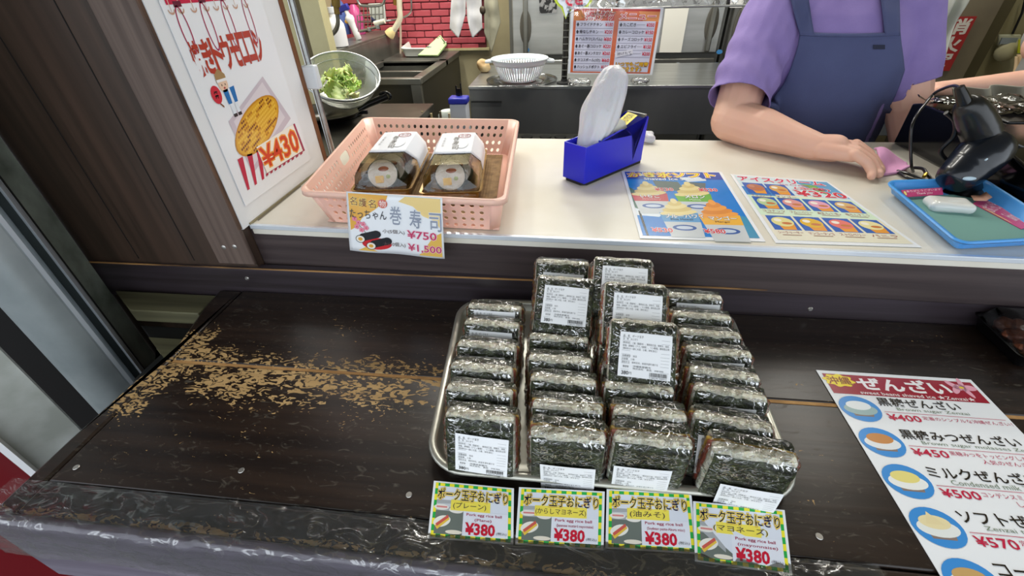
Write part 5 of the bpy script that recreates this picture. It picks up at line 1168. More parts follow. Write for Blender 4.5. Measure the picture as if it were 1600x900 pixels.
# speech bubble tag on the post
YT=2.16; cxp,cyp=899,2
TG2=thing('bubble_tag','white speech bubble tag with yellow green border on the black post','sign',aty(882,30,YT))
def bub(s_): 
    pts=[]; 
    for i in range(28):
        a=2*math.pi*i/28; r_=1
        x_=896+31*s_*math.cos(a); y_=-6+24*s_*math.sin(a)
        if .30*math.pi < a < .0+.30*math.pi: pass
        pts.append((x_,y_))
    pts[9]=(884,30+(s_-1)*18); 
    return pts
def flatpoly(pts,y_,name,m,par,th=.002):
    P3=[aty(a,b_,y_) for a,b_ in pts]; mb=MB(); n_=len(P3); vs=P3+[v+Vector((0,th,0)) for v in P3]; mb.add(vs,[tuple(range(n_)),tuple(range(2*n_-1,n_-1,-1))]+[(i,(i+1)%n_,(i+1)%n_+n_,i+n_) for i in range(n_)]); return mb.build(name,m,par,world=True)
flatpoly(bub(1),YT,'border',mat('lime_border','c3d63a',.4),TG2); flatpoly(bub(.86),YT-.002,'face',mat('pale_blue_card','dfe8f6',.4),TG2)
q=[aty(872,-22,YT-.003),aty(920,-22,YT-.003),aty(920,20,YT-.003),aty(872,20,YT-.003)]; p=Print(); p.text('でき',.15,.30,.80,.72,'d8304e',4,.05,halo=('f3c6d0',.09),rot=-.2); p.text('揚げ時間 頂き中',.28,.76,.95,.92,'2a3460',4,.01,rot=-.5); p.build('tag_print',q,m_ink,TG2)
# clear scraps on the work table
for i,(px,py,w_) in enumerate(((905,128,.05),(1000,126,.035))):
    mb=MB(); c_=atz(px,py,.115); vs,fs=rbox((w_,.03,.012),.011,disp=lambda q,n_: noisev(q,60,i)*.008,n=8); mb.add([v+c_ for v in vs],fs); o=mb.build('plastic_wrapper',film_mat('wrapper_film%d'%i,base=.12,ridge=.5,scale=30,rough=.15),smooth=60); props(o,['clear plastic wrapper on the steel work table right of the black post','small clear wrapper on the steel work table below the fried food menu'][i],'plastic wrapper')
# detergent box with blue lid, round white tub, beyond the basket
BXp=aty(717,183,1.9); BXp.z=-.16
DB=thing('wipes_tub','pale printed tub with blue lid on the kitchen side behind the peach basket','tub',aty(717,156,1.95)-Vector((0,0,.232)))
mb=MB(); mb.box((0,0,.11),(.075,.06,.22)); mb.build('body',mat('pale_box','c3c7cf',.5),DB,bevel=.006); mb=MB(); mb.box((0,0,.232),(.082,.066,.026)); mb.build('lid',mat('blue_lid','2d34a0',.35),DB,bevel=.006); mb=MB(); mb.box((-.012,.02,.26),(.006,.004,.05)); mb.box((.01,.015,.265),(.005,.004,.06)); mb.box((.0,.01,.255),(.014,.004,.04)); mb.build('tool_tips',m_black,DB)
q=[Vector((-.030,-.0308,.17)),Vector((.030,-.0308,.17)),Vector((.030,-.0308,.08)),Vector((-.030,-.0308,.08))]; p=Print(); p.text('ふきん',.1,.2,.9,.6,'3a3c58',2); p.build('tub_print',q,m_ink,DB,world=False)
c_=aty(698,175,1.95); mb=MB(); mb.lathe([(.04,-.2),(.045,-.02),(.044,.005),(.03,.022),(.0001,.024)],24,Matrix.Translation((c_.x,1.97,c_.z-.02)),caps=True); o=mb.build('round_tub',mat('pale_green_white','cfd8d0',.4),smooth=40); props(o,'round pale green white tub left of the blue lidded one','tub')
mb=MB(); mb.bb((-.56,1.80,-.26),(-.30,2.05,-.206)); o=mb.build('side_shelf',m_blackm); props(o,'low dark shelf between sink unit and work table','shelf')
for i in range(4):
    c_=aty(660+14*i,178+(i%2)*3,1.85); mb=MB(); mb.lathe([(.012,0),(.016,.02),(.006,.045),(.005,.07)],10,caps=True); o=mb.build('spice_bottle',mat('spice_%d'%i,['7a7250','a89a70','5c5440','b7a98a','4e6a3c','8a7a60'][i],.4)); o.location=(c_.x,1.85,-.205); o.scale=(1,1,max(.3,(c_.z+.215)/.07)); props(o,'%s small bottle in the row behind the rim of the peach basket'%['olive','sand','dark','pale','green','brown'][i],'bottle','small bottles behind the basket')

# ------------------------------------------------------------------ stove, pan, strainer with lettuce
ST=thing('gas_stove','dark gas stove with steel top beside the white side panel','stove',(-.85,1.75,-.72))
mb=MB(); mb.bb((-1.25,1.30,.03),(-.585,2.0,.06)); mb.build('stove_top',mat('sooty_steel','55534b',.35,.7,var=('2f2d28',8,.3)),ST,world=True,bevel=.004)
mb=MB(); mb.bb((-1.24,1.31,-.72),(-.60,1.99,.03)); mb.build('body',m_blackm,ST,world=True)
sx,sy_=atz(520,175,.075).x,atz(520,175,.075).y
for r_ in (.11,.07): mb=MB(); mb.tube([(sx+r_*math.cos(a),sy_+r_*math.sin(a),.066) for a in [2*math.pi*k_/28 for k_ in range(28)]],.008,8,closed=True); mb.build('burner_ring',m_black,ST,world=True,smooth=60)
for k_ in range(6): a=k_*math.pi/3; mb=MB(); mb.box((sx+.10*math.cos(a),sy_+.10*math.sin(a),.075),(.10,.010,.014),Matrix.Rotation(a,3,'Z')); mb.build('trivet_arm',m_black,ST,world=True)
PN=thing('frying_pan','black frying pan on the gas stove under the steel strainer','pan',(-.86,1.72,.08)); pcx,pcy=atz(510,172,.11).x,atz(510,172,.11).y
mb=MB(); mb.lathe([(.0001,.083),(.10,.083),(.135,.105),(.138,.106)],36,Matrix.Translation((pcx,pcy,0))); mb.build('pan_body',mat('pan_iron','26241f',.3,.5),PN,world=True,solid=.003)
h0=atz(575,163,.12); h1=atz(606,150,.145); mb=MB(); mb.tube([Vector((pcx+.12,pcy+.02,.105)),h0,h1],[.008,.012,.014],10); mb.build('handle',m_black,PN,world=True,smooth=60)
mb=MB(); r_=[]; c_=h1; mb.tube([c_+Vector((.022*math.cos(a)-.01,.0,.014*math.sin(a))) for a in [2*math.pi*k_/16 for k_ in range(16)]],.005,8,closed=True); mb.build('handle_loop',m_black,PN,world=True,smooth=60)
# strainer: tilted bowl; rim ellipse centre px(533,122)
Yc=1.70; cen=aty(534,118,Yc); rimr=.137
nrm=(Vector((.26,-.40,.88))).normalized(); Mq=Matrix.Translation(cen) @ nrm.to_track_quat('Z','Y').to_matrix().to_4x4()
SN=thing('strainer','fine steel mesh strainer bowl of lettuce tilted over the frying pan','strainer',M=Mq)
m_mesh=film_mat('fine_steel_mesh',tint=(.62,.62,.55),base=.16,ridge=.08,scale=50,rough=.35,bump=.2,milky=.10)
pr=[(.0001,-.100),(.052,-.096),(.090,-.078),(.114,-.048),(.127,-.017),(rimr-.004,0)]
mb=MB(); mb.lathe(pr,44); mb.build('mesh_bowl',m_mesh,SN,smooth=60)
mb=MB(); mb.tube([(rimr*math.cos(a),rimr*math.sin(a),0) for a in [2*math.pi*k_/48 for k_ in range(48)]],.0045,8,closed=True); mb.build('rim',m_steel,SN,smooth=60)
mb=MB(); mb.tube([(.124*math.cos(a),.124*math.sin(a),-.022) for a in [2*math.pi*k_/40 for k_ in range(40)]],.0018,6,closed=True); mb.build('inner_ring',m_steel,SN,smooth=60)
mb=MB(); mb.lathe([(.06,-.104),(.062,-.092)],30); mb.build('foot_ring',m_steel,SN,solid=.002)
m_let=[mat('lettuce_%d'%i,c_,.45,var=(c2,18,.25),sub=.1) for i,(c_,c2) in enumerate((('9cc04a','c8dc86'),('b5cf66','e0e8b4'),('7fae3a','b8d070')))]
LT=thing('lettuce','heap of torn bright green lettuce in the steel strainer','lettuce',cen+Vector((0,0,-.07)))
rl=random.Random(5); lw=Mq
for i in range(30):
    a=rl.uniform(0,6.28); r_=rl.uniform(0,.072); c_=Mq@Vector((r_*math.cos(a),r_*math.sin(a),-.052+rl.uniform(0,.036))); c_+=Vector((.005,-.012,-.002)); s_=rl.uniform(.026,.040); Mr=Matrix.Rotation(rl.uniform(0,6.28),4,'Z')@Matrix.Rotation(rl.uniform(-1.2,1.2),4,'X')@Matrix.Rotation(rl.uniform(-.8,.8),4,'Y')
    mb=MB(); sd=i
    def lf(u_,v_):
        x_=(u_-.5)*2; y_=(v_-.5)*2; k_=1-.25*(x_*x_)*(y_*y_); p_=Vector((x_*s_*k_, y_*s_*k_*.8, s_*(.35*math.sin(x_*3+sd)+.3*noisev((x_*1.6,y_*1.6,sd))+.14*(abs(x_)+abs(y_))*math.sin(x_*11+y_*9)))); return c_+(Mr@p_)
    mb.grid(lf,12,12); mb.build('leaf',m_let[i%3],LT,world=True,solid=.0012,smooth=180)

# ------------------------------------------------------------------ things at the far right
YS=2.16; q=[aty(1497,26,YS),aty(1516,28,YS),aty(1468,117,YS),aty(1453,111,YS)]
x0_,x1_=q[3].x,None
fx=[p_ for p_ in q]; sx0=min(fx[0].x,fx[3].x); zt_=q[0].z; zb_=q[3].z; xc=(q[0].x+q[1].x+q[2].x+q[3].x)/4; wdt=.048
FS=thing('extinguisher_sign','red vertical fire extinguisher sign on the grey brown post','sign',(xc,YS,zb_))
q=[Vector((xc-wdt,YS,zt_)),Vector((xc+wdt,YS,zt_)),Vector((xc+wdt,YS,zb_)),Vector((xc-wdt,YS,zb_))]
mb=MB(); mb.slab(q,.003); mb.build('plate',mat('sign_red','a12a2a',.5),FS,world=True); p=Print()
for i,ch in enumerate('消火器'): p.text(ch,.12,.04+.32*i,.88,.31+.32*i,'d6cfc4',2,.03)
p.build('sign_print',q,m_ink,FS)
def sheetcloth(name,lab,cat,pts,y_,m,seed=0,dep=.02):
    mb=MB(); q_=[aty(a,b_,y_) for a,b_ in pts]
    def f(u_,v_): p_=lerpq(q_,u_,v_); p_.y+=dep*math.sin(u_*16+seed)+noisev(p_,10,seed)*.03; return p_
    mb.grid(f,36,24); o=mb.build(name,m,smooth=180,solid=.002); return props(o,lab,cat)
sheetcloth('plastic_curtain','pale crumpled plastic curtain hanging between the clerk and the grey brown post','curtain',[(1448,-20),(1512,-20),(1462,108),(1440,100)],2.05,mat('pale_plastic_sheet','c6c9bd',.5,bump=(18,.5)),1)
sheetcloth('pink_cloth','pink cloth hanging behind the clerk, beside the pale curtain','cloth',[(1438,-20),(1470,-20),(1453,14),(1443,14)],1.98,mat('pink_fabric','d9799b',.7),2,.008)
HG=thing('wall_cup','pale plastic hook cup hung by a wire on the khaki wall','holder',aty(1572,80,2.22))
c_=aty(1573,80,2.235); mb=MB(); mb.ell(c_,(.045,.02,.038)); mb.build('cup',mat('pale_cup','c9c39a',.5),HG,world=True); mb=MB(); mb.slab([aty(1562,54,2.24),aty(1597,54,2.24),aty(1592,72,2.24),aty(1560,72,2.24)],.012); mb.build('holder',mat('pale_holder','cfd0b2',.4),HG,world=True,bevel=.004); mb=MB(); mb.slab([aty(1566,59,2.225),aty(1591,59,2.225),aty(1587,69,2.225),aty(1562,69,2.225)],.004); mb.build('window',mat('grey_blue_insert','9aa5aa',.3),HG,world=True)
mb=MB(); mb.tube([aty(1582,53,2.24),aty(1597,20,2.24),aty(1604,-10,2.24)],.004,8); mb.build('wire',m_blackm,HG,world=True)
mb=MB(); mb.slab([aty(1592,62,2.2),aty(1640,50,2.2),aty(1640,85,2.2),aty(1590,83,2.2)],.003); o=mb.build('yellow_card',mat('yellow_green_card','cfd22a',.5)); props(o,'yellow green card at the right edge on the khaki wall','card')
sheetcloth('hanging_bag','pale peach plastic bag hanging low on the khaki wall','bag',[(1585,88),(1650,84),(1650,130),(1562,132)],2.1,mat('peach_bag_plastic','c8ac84',.5,bump=(18,.5)),4)
sheetcloth('grey_cloth','greyish cloth lying behind the black register','cloth',[(1490,140),(1640,132),(1640,172),(1500,160)],1.32,mat('grey_cloth_fabric','9d9888',.9,bump=(30,.5)),6)
mb=MB(); 
for i in range(14):
    c_=atz(1372+rnd.uniform(-6,14),212+rnd.uniform(-4,8),.05); c_.y+=.1; mb.ell(c_+Vector((0,0,.03)),(.012,.010,.008),8,6)
o=mb.build('green_leaves',m_let[2]); o['kind']='stuff'; props(o,'small heap of green leaves behind the counter by the black register','vegetables')
# ------------------------------------------------------------------ clerk
m_skin = mat('skin', 'e2b6a0', .5, var=('d9a590',9,.3), bump=(160,.12,.001), sub=.12)
m_shirt = mat('purple_shirt', '8b79b2', .85, var=('7e6ca6',18,.3), bump=(260,.4,.001))
m_apron = mat('navy_apron', '4b5278', .85, var=('454b70',12,.3), bump=(500,.5,.001), stretch=(1,1,1))
def capsule(mb, a, b, ra, rb, flat=1, n=16):
    a, b = Vector(a), Vector(b); d = (b-a); L_ = d.length; M_ = Matrix.Translation(a) @ d.to_track_quat('Z','Y').to_matrix().to_4x4()
    pr = [(ra*math.sin(t), -ra*math.cos(t)) for t in [math.pi/2*k/5 for k in range(1,6)]] + [(rb*math.cos(t), L_+rb*math.sin(t)) for t in [math.pi/2*k/5 for k in range(0,5)]]
    mb.lathe([(.0005,-ra)]+pr+[(.0005,L_+rb)], n, M_)
def chain(mb, pts, rr):
    for i in range(len(pts)-1): capsule(mb, pts[i], pts[i+1], rr[i], rr[i+1])
def rings(mb, rs, n=28, pw=.8):
    vs = []
    for (z,cx,cy,rx,ry) in rs:
        for k in range(n):
            a = 2*math.pi*k/n; c, s = math.cos(a), math.sin(a); vs.append((cx+rx*math.copysign(abs(c)**pw,c), cy+ry*math.copysign(abs(s)**pw,s), z))
    N = len(rs); fs = [(i*n+k, i*n+(k+1)%n, (i+1)*n+(k+1)%n, (i+1)*n+k) for i in range(N-1) for k in range(n)]
    fs += [tuple(reversed(range(n))), tuple(range((N-1)*n, N*n))]; mb.add(vs, fs)
def remeshed(mb, name, m, parent, vox, smooth=3, disp=None):
    t = mb.build('tmp', m, parent=None, smooth=None); md = t.modifiers.new('r','REMESH'); md.mode = 'VOXEL'; md.voxel_size = vox
    if smooth: sm_ = t.modifiers.new('s','SMOOTH'); sm_.factor = .5; sm_.iterations = smooth
    dg = bpy.context.evaluated_depsgraph_get(); dg.update(); ev = t.evaluated_get(dg); me = bpy.data.meshes.new_from_object(ev); off = t.location.copy()
    bpy.data.objects.remove(t); me.name = name
    I = wm(parent).inverted(); 
    me.calc_loop_triangles()
    nr = [v.normal.copy() for v in me.vertices]
    for i, v in enumerate(me.vertices):
        w_ = v.co+off
        if disp: w_ = w_ + nr[i]*disp(w_)
        v.co = I @ w_
    me.polygons.foreach_set('use_smooth', [True]*len(me.polygons)); me.materials.clear(); me.materials.append(m); me.update()
    o = link(bpy.data.objects.new(name, me), parent); WM[o.name] = wm(parent); return o
PE = thing('person', 'clerk in purple t-shirt and navy bib apron leaning one forearm on the white counter', 'person', (.70,1.42,-.72))
torso = [(-.10,.70,1.43,.175,.13),(.02,.70,1.42,.17,.13),(.12,.70,1.415,.165,.125),(.22,.69,1.40,.165,.132),(.30,.685,1.395,.178,.135),(.37,.68,1.395,.185,.118),(.42,.68,1.40,.175,.095),(.455,.68,1.41,.12,.075),(.475,.68,1.41,.07,.062)]
SR, EL, WR = Vector((.525,1.385,.405)), Vector((.433,1.222,.196)), Vector((.572,1.062,.180))
SL_, EL2, WR2 = Vector((.845,1.395,.405)), Vector((.915,1.33,.19)), Vector((.90,1.22,.10))
b = MB(); rings(b, torso)
capsule(b, (.68,1.41,.44), (.68,1.385,.54), .052, .048); b.ell((.68,1.37,.645), (.078,.095,.112), 24, 18); b.ell((.68,1.335,.60),(.055,.06,.055),18,12)
b.ell((.68,1.272,.625),(.013,.018,.022)); b.ell((.602,1.375,.63),(.010,.018,.028)); b.ell((.758,1.375,.63),(.010,.018,.028))
for s in (-1,1): b.ell((.68+s*.018,1.283,.592),(.022,.010,.008))
chain(b, [SR, (SR+EL)/2+Vector((-.01,0,0)), EL], [.068,.058,.052]); 
f1 = EL*.62+WR*.38
chain(b, [EL, f1, EL*.25+WR*.75, WR], [.053,.050,.037,.030])
chain(b, [SL_, (SL_+EL2)/2, EL2], [.068,.058,.050]); chain(b, [EL2, (EL2+WR2)/2, WR2], [.050,.043,.030])
for s,hx in ((-1,.61),(1,.79)): chain(b, [(hx,1.43,-.06),(hx-.005*s,1.41,-.36),(hx,1.45,-.64)], [.088,.060,.038]); capsule(b, (hx,1.45,-.675), (hx+.01*s,1.31,-.685), .038, .033)
rings(b, [(-.16,.70,1.44,.15,.11),(-.10,.70,1.44,.17,.125),(-.02,.70,1.43,.172,.128)])
# right hand: palm down, fingers bent over the pink cloth
fwd = Vector((.89,-.42,-.05)).normalized(); sd = Vector((-.42,-.89,.0)).normalized(); upv = Vector((0,0,1))
palm = WR+fwd*.045
capsule(b, WR+fwd*.005, WR+fwd*.035+upv*.004, .029, .030)
for k_ in range(4):
    o_ = (k_-1.5)*.0185; capsule(b, WR+fwd*.012+sd*o_*.6, WR+fwd*.072+sd*o_*1.08+upv*(.008-.002*abs(k_-1.5)), .020, .0150)
lens = [(.034,.026,.018),(.038,.029,.020),(.037,.028,.019),(.030,.022,.016)]
for k_ in range(4):      # 0 is farthest from us (index), 3 the little finger
    o_ = (k_-1.5)*.0238; K0 = WR+fwd*(.080-.004*abs(k_-1.2))+sd*o_*1.1+upv*.010
    l1,l2,l3 = lens[k_]; dv = fwd*.88+upv*-.38+sd*.20; dv.normalize(); K1 = K0+dv*l1
    dv2 = (fwd*.62+upv*-.62+sd*.42).normalized(); K2 = K1+dv2*l2
    dv3 = (fwd*.05+upv*-.60+sd*.60).normalized(); K3 = K2+dv3*l3
    for q_ in (K2,K3): q_.z = max(q_.z,.1535)
    chain(b, [K0,K1,K2,K3], [.0112,.0102,.0094,.0082])
th0 = WR+fwd*.02-sd*.028-upv*.006; chain(b, [th0, th0+fwd*.035-sd*.014-upv*.004, th0+fwd*.062-sd*.006-upv*.008, th0+fwd*.083+sd*.004-upv*.008], [.0165,.0135,.0120,.0100])
# left hand
lf_ = (WR2-EL2).normalized(); 
for k_ in range(4): capsule(b, WR2, WR2+lf_*.075+Vector((.017*(k_-1.5),0,0)), .022,.016); chain(b,[WR2+lf_*.08+Vector((.019*(k_-1.5),0,0)), WR2+lf_*.112+Vector((.020*(k_-1.5),.004,0)), WR2+lf_*.135+Vector((.020*(k_-1.5),.016,0))],[.0095,.0088,.008])
chain(b,[WR2+Vector((-.02,-.01,-.01)),WR2+lf_*.04+Vector((-.042,-.012,0)),WR2+lf_*.075+Vector((-.048,-.006,0))],[.014,.0115,.0095])
body = remeshed(b, 'body', m_skin, PE, .0027, 2)
# face and hair
for s in (-1,1):
    mb=MB(); mb.ell((.68+s*.030,1.292,.650),(.012,.007,.006),12,8); mb.build('eye',mat('eye_dark','2a1c16',.2),PE,world=True)
    mb=MB(); mb.box((.68+s*.031,1.285,.672),(.028,.006,.005)); mb.build('eyebrow',mat('brow','2b2019',.8),PE,world=True,bevel=.002)
mb=MB(); mb.ell((.68,1.277,.592),(.022,.008,.005),12,8); mb.build('mouth',mat('lips','b06058',.5),PE,world=True)
h = MB(); h.ell((.68,1.392,.672),(.090,.100,.102),28,18); h.ell((.68,1.44,.61),(.08,.06,.09),20,14); hair = h.build('hair',mat('dark_hair','241b17',.6,bump=(70,.8,.004),stretch=(6,6,1)),PE,world=True,smooth=60)
# trousers and shoes
t = MB(); 
for s,hx in ((-1,.61),(1,.79)): chain(t, [(hx,1.43,-.06),(hx-.005*s,1.41,-.36),(hx,1.45,-.66)], [.098,.072,.055])
rings(t, [(-.17,.70,1.44,.16,.12),(-.10,.70,1.44,.183,.138),(-.0,.70,1.43,.182,.138)]); remeshed(t,'trousers',mat('dark_trousers','26272c',.8),PE,.008,3)
for s,hx in ((-1,.61),(1,.79)): mb=MB(); vs,fs=rbox((.048,.10,.030),.028,n=10); mb.add([v+Vector((hx,1.38,-.688)) for v in vs],fs); mb.build('shoe',m_blackm,PE,world=True)
# t-shirt
s_ = MB(); rings(s_, [(z,cx,cy,rx+.009,ry+.009) for z,cx,cy,rx,ry in torso[:-1]]+[(.470,.68,1.41,.085,.074)])
cuff = SR*.08+EL*.92+Vector((-.004,-.006,.024)); chain(s_, [(.60,1.39,.405), SR+Vector((.004,0,.006)), SR*.55+EL*.45+Vector((-.006,0,.006)), SR*.36+EL*.64+Vector((-.006,-.004,.010)), cuff], [.075,.080,.076,.076,.074])
cuff2 = SL_*.35+EL2*.65; chain(s_, [(.77,1.39,.405), SL_+Vector((-.004,0,.006)), (SL_+EL2)/2, cuff2], [.075,.080,.074,.068])
ax_ = (cuff-SR).normalized(); ax2 = (cuff2-SL_).normalized()
def folds(w_):
    d = noisev((w_.x*16+w_.z*10,w_.y*16,w_.z*8),1,2)*.0035+noisev((w_.x*38,w_.y*38,w_.z*16),1,7)*.0012
    dd = (w_-SR).dot(ax_); rr_ = ((w_-SR)-ax_*dd).length
    if w_.x < .56 and rr_ < .10 and dd > .05: d += .004*math.sin(w_.z*55+w_.x*70+w_.y*30)*min(1,(dd-.05)*8)
    return d
sh = remeshed(s_, 't_shirt', m_shirt, PE, .0048, 2, folds)
# cut the sleeves flat just above the elbow
bm = bmesh.new(); bm.from_mesh(sh.data); I = wm(PE).inverted()
for c_, a_, xm in ((SR*.17+EL*.83+Vector((-.004,-.008,.016)), ax_, lambda x: x < .555), (cuff2, ax2, lambda x: x > .872)):
    loc = I @ c_
    tw = wm(PE).translation; n_ = c_-tw
    fs_ = [f for f in bm.faces if (f.calc_center_median()-loc).length < .115 and (f.calc_center_median()-loc).dot(a_) > -.03 and xm(f.calc_center_median().x+tw.x)]
    gm = set(fs_); [gm.update(f.verts) or gm.update(f.edges) for f in fs_]
    bmesh.ops.bisect_plane(bm, geom=list(gm), plane_co=loc+a_*.012, plane_no=a_, clear_outer=True)
bm.to_mesh(sh.data); bm.free(); md = sh.modifiers.new('solid','SOLIDIFY'); md.thickness = .0025; md.offset = -1
# collar ribbing
mb = MB(); mb.tube([(.68+.067*math.cos(a), 1.408+.060*math.sin(a), .474+.010*math.sin(a)) for a in [2*math.pi*k/32 for k in range(32)]], .007, 8, closed=True); mb.build('collar', m_shirt, PE, world=True, smooth=60)
# apron laid on the shirt
BV = BVHTree.FromPolygons([wm(PE) @ v.co for v in sh.data.vertices], [tuple(p_.vertices) for p_ in sh.data.polygons])
def onshirt(px, py, off=.007):
    p0 = Vector((0,0,CAMH)); d = ray(px,py).normalized(); h_ = BV.ray_cast(p0, d)
    if h_[0] is None or h_[0].y > 1.42: return aty(px,py,1.36) 
    q_ = h_[0]; return q_ - d*off
rowsA = [(50,1250,1406),(70,1247,1408),(90,1241,1411),(110,1234,1413),(130,1225,1406),(150,1210,1398),(170,1197,1388),(190,1190,1376),(215,1185,1366),(250,1180,1360),(300,1185,1350),(360,1200,1340)]
def interp(rows_, y):
    for (a,b_) in zip(rows_, rows_[1:]):
        if a[0] <= y <= b_[0]: t=(y-a[0])/(b_[0]-a[0]); return a[1]*(1-t)+b_[1]*t, a[2]*(1-t)+b_[2]*t
    return rows_[-1][1:]
def apr(u,v):
    y = 50+310*v; a,b_ = interp(rowsA, min(y,359.9)); x = a+(b_-a)*u; y2 = y + (1-v)**3*2.5*math.sin(math.pi*u); return onshirt(x,y2)
ag = MB(); ag.grid(apr, 60, 80)
# smooth the raw hits a little so that the cloth hangs
V = [v.copy() for v in ag.v]
for it in range(6):
    N_ = [v.copy() for v in V]
    for i in range(60):
        for j in range(80):
            k0 = i*80+j; s0 = Vector(); c0_ = 0
            for di,dj in ((1,0),(-1,0),(0,1),(0,-1)):
                if 0<=i+di<60 and 0<=j+dj<80: s0 += V[(i+di)*80+j+dj]; c0_ += 1
            if 0<i<59 and 0<j<79:
                t_ = s0/c0_; N_[k0] = Vector((V[k0].x, min(t_.y, V[k0].y+.002), V[k0].z))
    V = N_
ag.v = V; ag.build('apron', m_apron, PE, world=True, smooth=180, solid=.003)
hm = MB(); hm.grid(lambda u,v: onshirt(*(lambda y,u_: (interp(rowsA,y)[0]+(interp(rowsA,y)[1]-interp(rowsA,y)[0])*u_, y+2.5*math.sin(math.pi*u_)))(50.2+5*v,u), off=.0105), 40, 3); hm.build('bib_hem', m_apron, PE, world=True, smooth=180, solid=.002)
for cols in ((1250,1272,1236,1263,1222,1250),(1383,1406,1377,1405,1372,1398)):
    def stp(u,v, c=cols):
        y = 54-110*v; a = c[0]+(c[2]-c[0])*min(1,v*2) if v<.5 else c[2]+(c[4]-c[2])*(v-.5)*2; b_ = c[1]+(c[3]-c[1])*min(1,v*2) if v<.5 else c[3]+(c[5]-c[3])*(v-.5)*2
        return onshirt(a+(b_-a)*u, y, .011)
    st = MB(); st.grid(stp, 6, 24); st.build('apron_strap', m_apron, PE, world=True, smooth=180, solid=.003)
lg_ = MB(); q_ = [onshirt(1365,70,.012),onshirt(1383,70,.012),onshirt(1383,77,.012),onshirt(1365,77,.012)]; lg_.slab(q_,.0008); lg_.build('stitched_tag', mat('dark_thread','20243a',.8), PE, world=True)

# pink cloth under the hand
mp_ = mat('pink_cloth','e3a5cf',.8,bump=(120,.4)); pc_ = atz(1385,262,.15)
c4 = [atz(1366,232,.165),atz(1418,252,.150),atz(1422,264,.150),atz(1374,272,.150)]
mb = MB()
def pk(u,v): p_ = lerpq(c4,u,v); p_.z = max(.1455,p_.z+.010*math.sin(u*5+v*3)*(.4+.6*(1-u))+noisev(p_,40,2)*.004); return p_
mb.grid(pk,24,18); o = mb.build('cloth', mp_, smooth=180, solid=.004); props(o,'folded pink cloth held under the clerk\'s hand on the white counter','cloth')

# ------------------------------------------------------------------ second person reaching in at the right
P2 = thing('person','person standing at the far right, only a bare forearm reaching behind the black register','person',(1.75,1.85,-.72))
b = MB(); rings(b, [(z,cx+1.06,cy+.42,rx,ry) for z,cx,cy,rx,ry in torso]); capsule(b,(1.74,1.83,.46),(1.74,1.82,.56),.052,.048); b.ell((1.74,1.80,.66),(.078,.095,.112),20,14)
h0_, h1_, h2_ = aty(1457,139,1.60), aty(1530,134,1.60), aty(1640,123,1.62)
chain(b, [Vector((1.58,1.80,.42)), Vector((1.47,1.70,.30)), h2_+Vector((.10,.02,.03))], [.062,.055,.046]); chain(b, [h2_+Vector((.10,.02,.03)), h2_, h1_, h0_], [.046,.036,.028,.020])
for k_ in range(4): chain(b, [h0_+Vector((0,-.006*(k_-1.5),.004*(1.5-k_))), h0_+Vector((-.035,-.012*(k_-1.5),.006*(1.5-k_))), h0_+Vector((-.06,-.012*(k_-1.5),-.008))], [.012,.0095,.008])
chain(b,[h0_+Vector((.01,-.018,.002)),h0_+Vector((-.02,-.034,0))],[.012,.009])
for hx in (1.66,1.84): chain(b, [(hx,1.86,-.06),(hx,1.84,-.36),(hx,1.87,-.64)], [.088,.060,.04]); capsule(b,(hx,1.87,-.675),(hx,1.75,-.685),.035,.032)
remeshed(b,'body',m_skin,P2,.006,3)
t = MB(); rings(t, [(z,cx+1.06,cy+.42,rx+.01,ry+.01) for z,cx,cy,rx,ry in torso[:-1]]); chain(t,[(1.66,1.82,.41),(1.58,1.80,.41),(1.49,1.72,.32)],[.075,.075,.068]); chain(t,[(1.82,1.82,.41),(1.9,1.83,.41),(1.93,1.80,.25)],[.075,.075,.066]); remeshed(t,'t_shirt',mat('grey_shirt','8d8c88',.85),P2,.008,2)
t = MB(); 
for hx in (1.66,1.84): chain(t, [(hx,1.86,-.06),(hx,1.84,-.36),(hx,1.87,-.66)], [.10,.072,.055])
remeshed(t,'trousers',bpy.data.materials['dark_trousers'],P2,.010,2); mb=MB(); mb.ell((1.74,1.825,.69),(.088,.098,.10),20,14); mb.build('hair',bpy.data.materials['dark_hair'],P2,world=True)

# ------------------------------------------------------------------ black register and scanner
RG = thing('cash_register','glossy black cash register box at the right end of the counter behind the coin tray','cash register',(1.05,1.02,.1425))
x0 = .836; ztop = aty(1418,160,1.20).z
mb = MB(); mb.prism([(.80,.1425),(1.215,.1425),(1.215,ztop-.006),(1.19,ztop),(1.00,ztop),(.82,ztop-.045)], x0, 1.42, Matrix(((0,0,1,0),(1,0,0,0),(0,1,0,0),(0,0,0,1)))); mb.build('housing', mat('gloss_black','070708',.12,coat=.5), RG, world=True, bevel=.004)
mb = MB(); 
for i in range(5): mb = MB(); mb.bb((.90+.09*i,1.02,ztop-.001),(.97+.09*i,1.16,ztop+.004)); mb.build('top_panel', m_black, RG, world=True, bevel=.002)
def film2(u,v):
    p_ = Vector((.838+.34*u, 1.215-.15*v, ztop+.010)); p_.z += noisev(p_,24,3)*.012+abs(noisev(p_,60,1))*.008; 
    return p_
mb = MB(); mb.grid(film2,70,40); o = mb.build('plastic_cover', film_mat('cover_film',base=.0,ridge=.22,scale=30,rough=.08,bump=.7), smooth=180); props(o,'crumpled clear plastic cover on top of the black register','plastic cover')
SC = thing('barcode_scanner','black handheld barcode scanner on its stand before the black register, beside the coin tray','scanner',(.90,.92,.1425))
YH = .90
hd = [aty(1548,228,YH+.015),aty(1530,245,YH),aty(1508,266,YH-.01),aty(1486,284,YH-.02)]
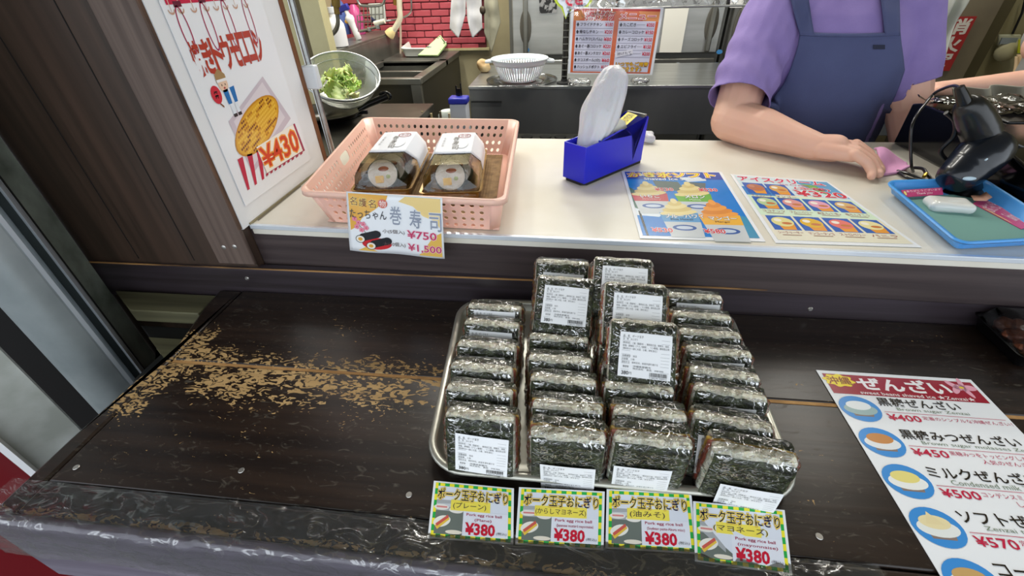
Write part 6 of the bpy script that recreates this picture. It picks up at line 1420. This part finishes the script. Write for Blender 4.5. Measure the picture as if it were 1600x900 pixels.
mb = MB(); mb.tube(smooth_path([hd[0]+(hd[0]-hd[1])*.35]+hd+[hd[3]+(hd[3]-hd[2])*.3]),[.012,.022,.030,.034,.036,.037,.038,.039,.040,.040,.040,.040,.0395,.039,.038,.038,.037,.036,.036,.035,.034,.033,.032,.030,.028,.026,.024,.020,.016,.010,.004][:31],20); mb.build('head', mat('blue_black_plastic','10161f',.25,coat=.3), SC, world=True, smooth=80)
hp = [aty(1541,232,YH+.02),aty(1532,205,YH+.02),aty(1520,178,YH+.015),aty(1508,158,YH+.01)]
mb = MB(); mb.tube(smooth_path(hp),[.024,.026,.027,.028,.028,.029,.029,.029,.029,.028,.028,.027,.026,.025,.024,.022,.020,.016,.012],18); mb.build('handle', mat('soft_black_plastic','161617',.32,coat=.2), SC, world=True, smooth=80)
mb = MB(); mb.tube([aty(1507,160,YH+.01),aty(1503,148,YH+.01),aty(1499,136,YH+.012)],[.011,.009,.007],10); mb.build('strain_relief', m_black, SC, world=True, smooth=60)
pl_ = aty(1515,279,YH-.045); mb = MB(); mb.ell(pl_,(.012,.003,.004),12,8); mb.build('logo_plate', mat('pale_blue_logo','b9ccd6',.3), SC, world=True)
pl_ = aty(1539,251,YH-.035); mb = MB(); mb.ell(pl_,(.004,.003,.006),10,8,Matrix.Rotation(.5,3,'Y')); mb.build('status_lamp', bpy.data.materials['pale_blue_logo'], SC, world=True)
mb = MB(); mb.tube(smooth_path([aty(1478,250,YH+.03),aty(1470,235,YH+.035),aty(1490,213,YH+.03),aty(1492,190,YH+.03),aty(1478,176,YH+.03)]),.004,8); mb.build('stand_arm', m_black, SC, world=True, smooth=60)
ft = hd[2].copy(); mb = MB(); mb.tube([ft, Vector((ft.x+.03,ft.y+.02,.150))],[.02,.03],14); mb.lathe([(.0001,0),(.05,0),(.05,.006),(.03,.012),(.0001,.013)],24,Matrix.Translation((ft.x+.03,ft.y+.02,.1427))); mb.build('stand', m_black, SC, world=True, smooth=60)
CB = thing('scanner_cord','black cable looping from the scanner down to the counter by the pink cloth','cable',(.75,1.0,.1425))
def cable(pts, r=.0028, nm='cable'): mb = MB(); mb.tube(smooth_path(pts,8), r, 8); mb.build(nm, mat('cable_black','0f0f11',.3,coat=.4) if 'cable_black' not in bpy.data.materials else bpy.data.materials['cable_black'], CB, world=True, smooth=80)
cable([aty(1499,137,YH+.012),aty(1490,134,YH+.05),aty(1475,138,YH+.12),aty(1460,146,YH+.18),aty(1445,163,YH+.16),aty(1432,180,YH+.13),aty(1424,200,YH+.11),aty(1423,230,YH+.10),aty(1424,258,YH+.09),atz(1427,268,.148)])
cable([atz(1402,267,.147),atz(1420,272,.149),atz(1436,278,.147),atz(1455,284,.147),atz(1470,282,.150)],.0032)
cable([atz(1404,270,.147),atz(1418,278,.147),atz(1440,282,.147),atz(1458,286,.147)],.003)
cable([atz(1428,262,.150),atz(1442,264,.155),atz(1448,272,.152),atz(1456,280,.147),atz(1466,284,.147)],.0034)
cable([aty(1548,208,YH+.03),aty(1575,220,YH+.03),aty(1610,235,YH+.03),aty(1650,250,YH+.03)],.003)
mb = MB(); a_ = atz(1445,275,.151); mb.tube([a_+Vector((-.004,-.004,0)),a_+Vector((.004,.005,.003))],.0035,8); mb.build('gold_tie', mat('gold_tie','d8b13c',.3,.6), CB, world=True)
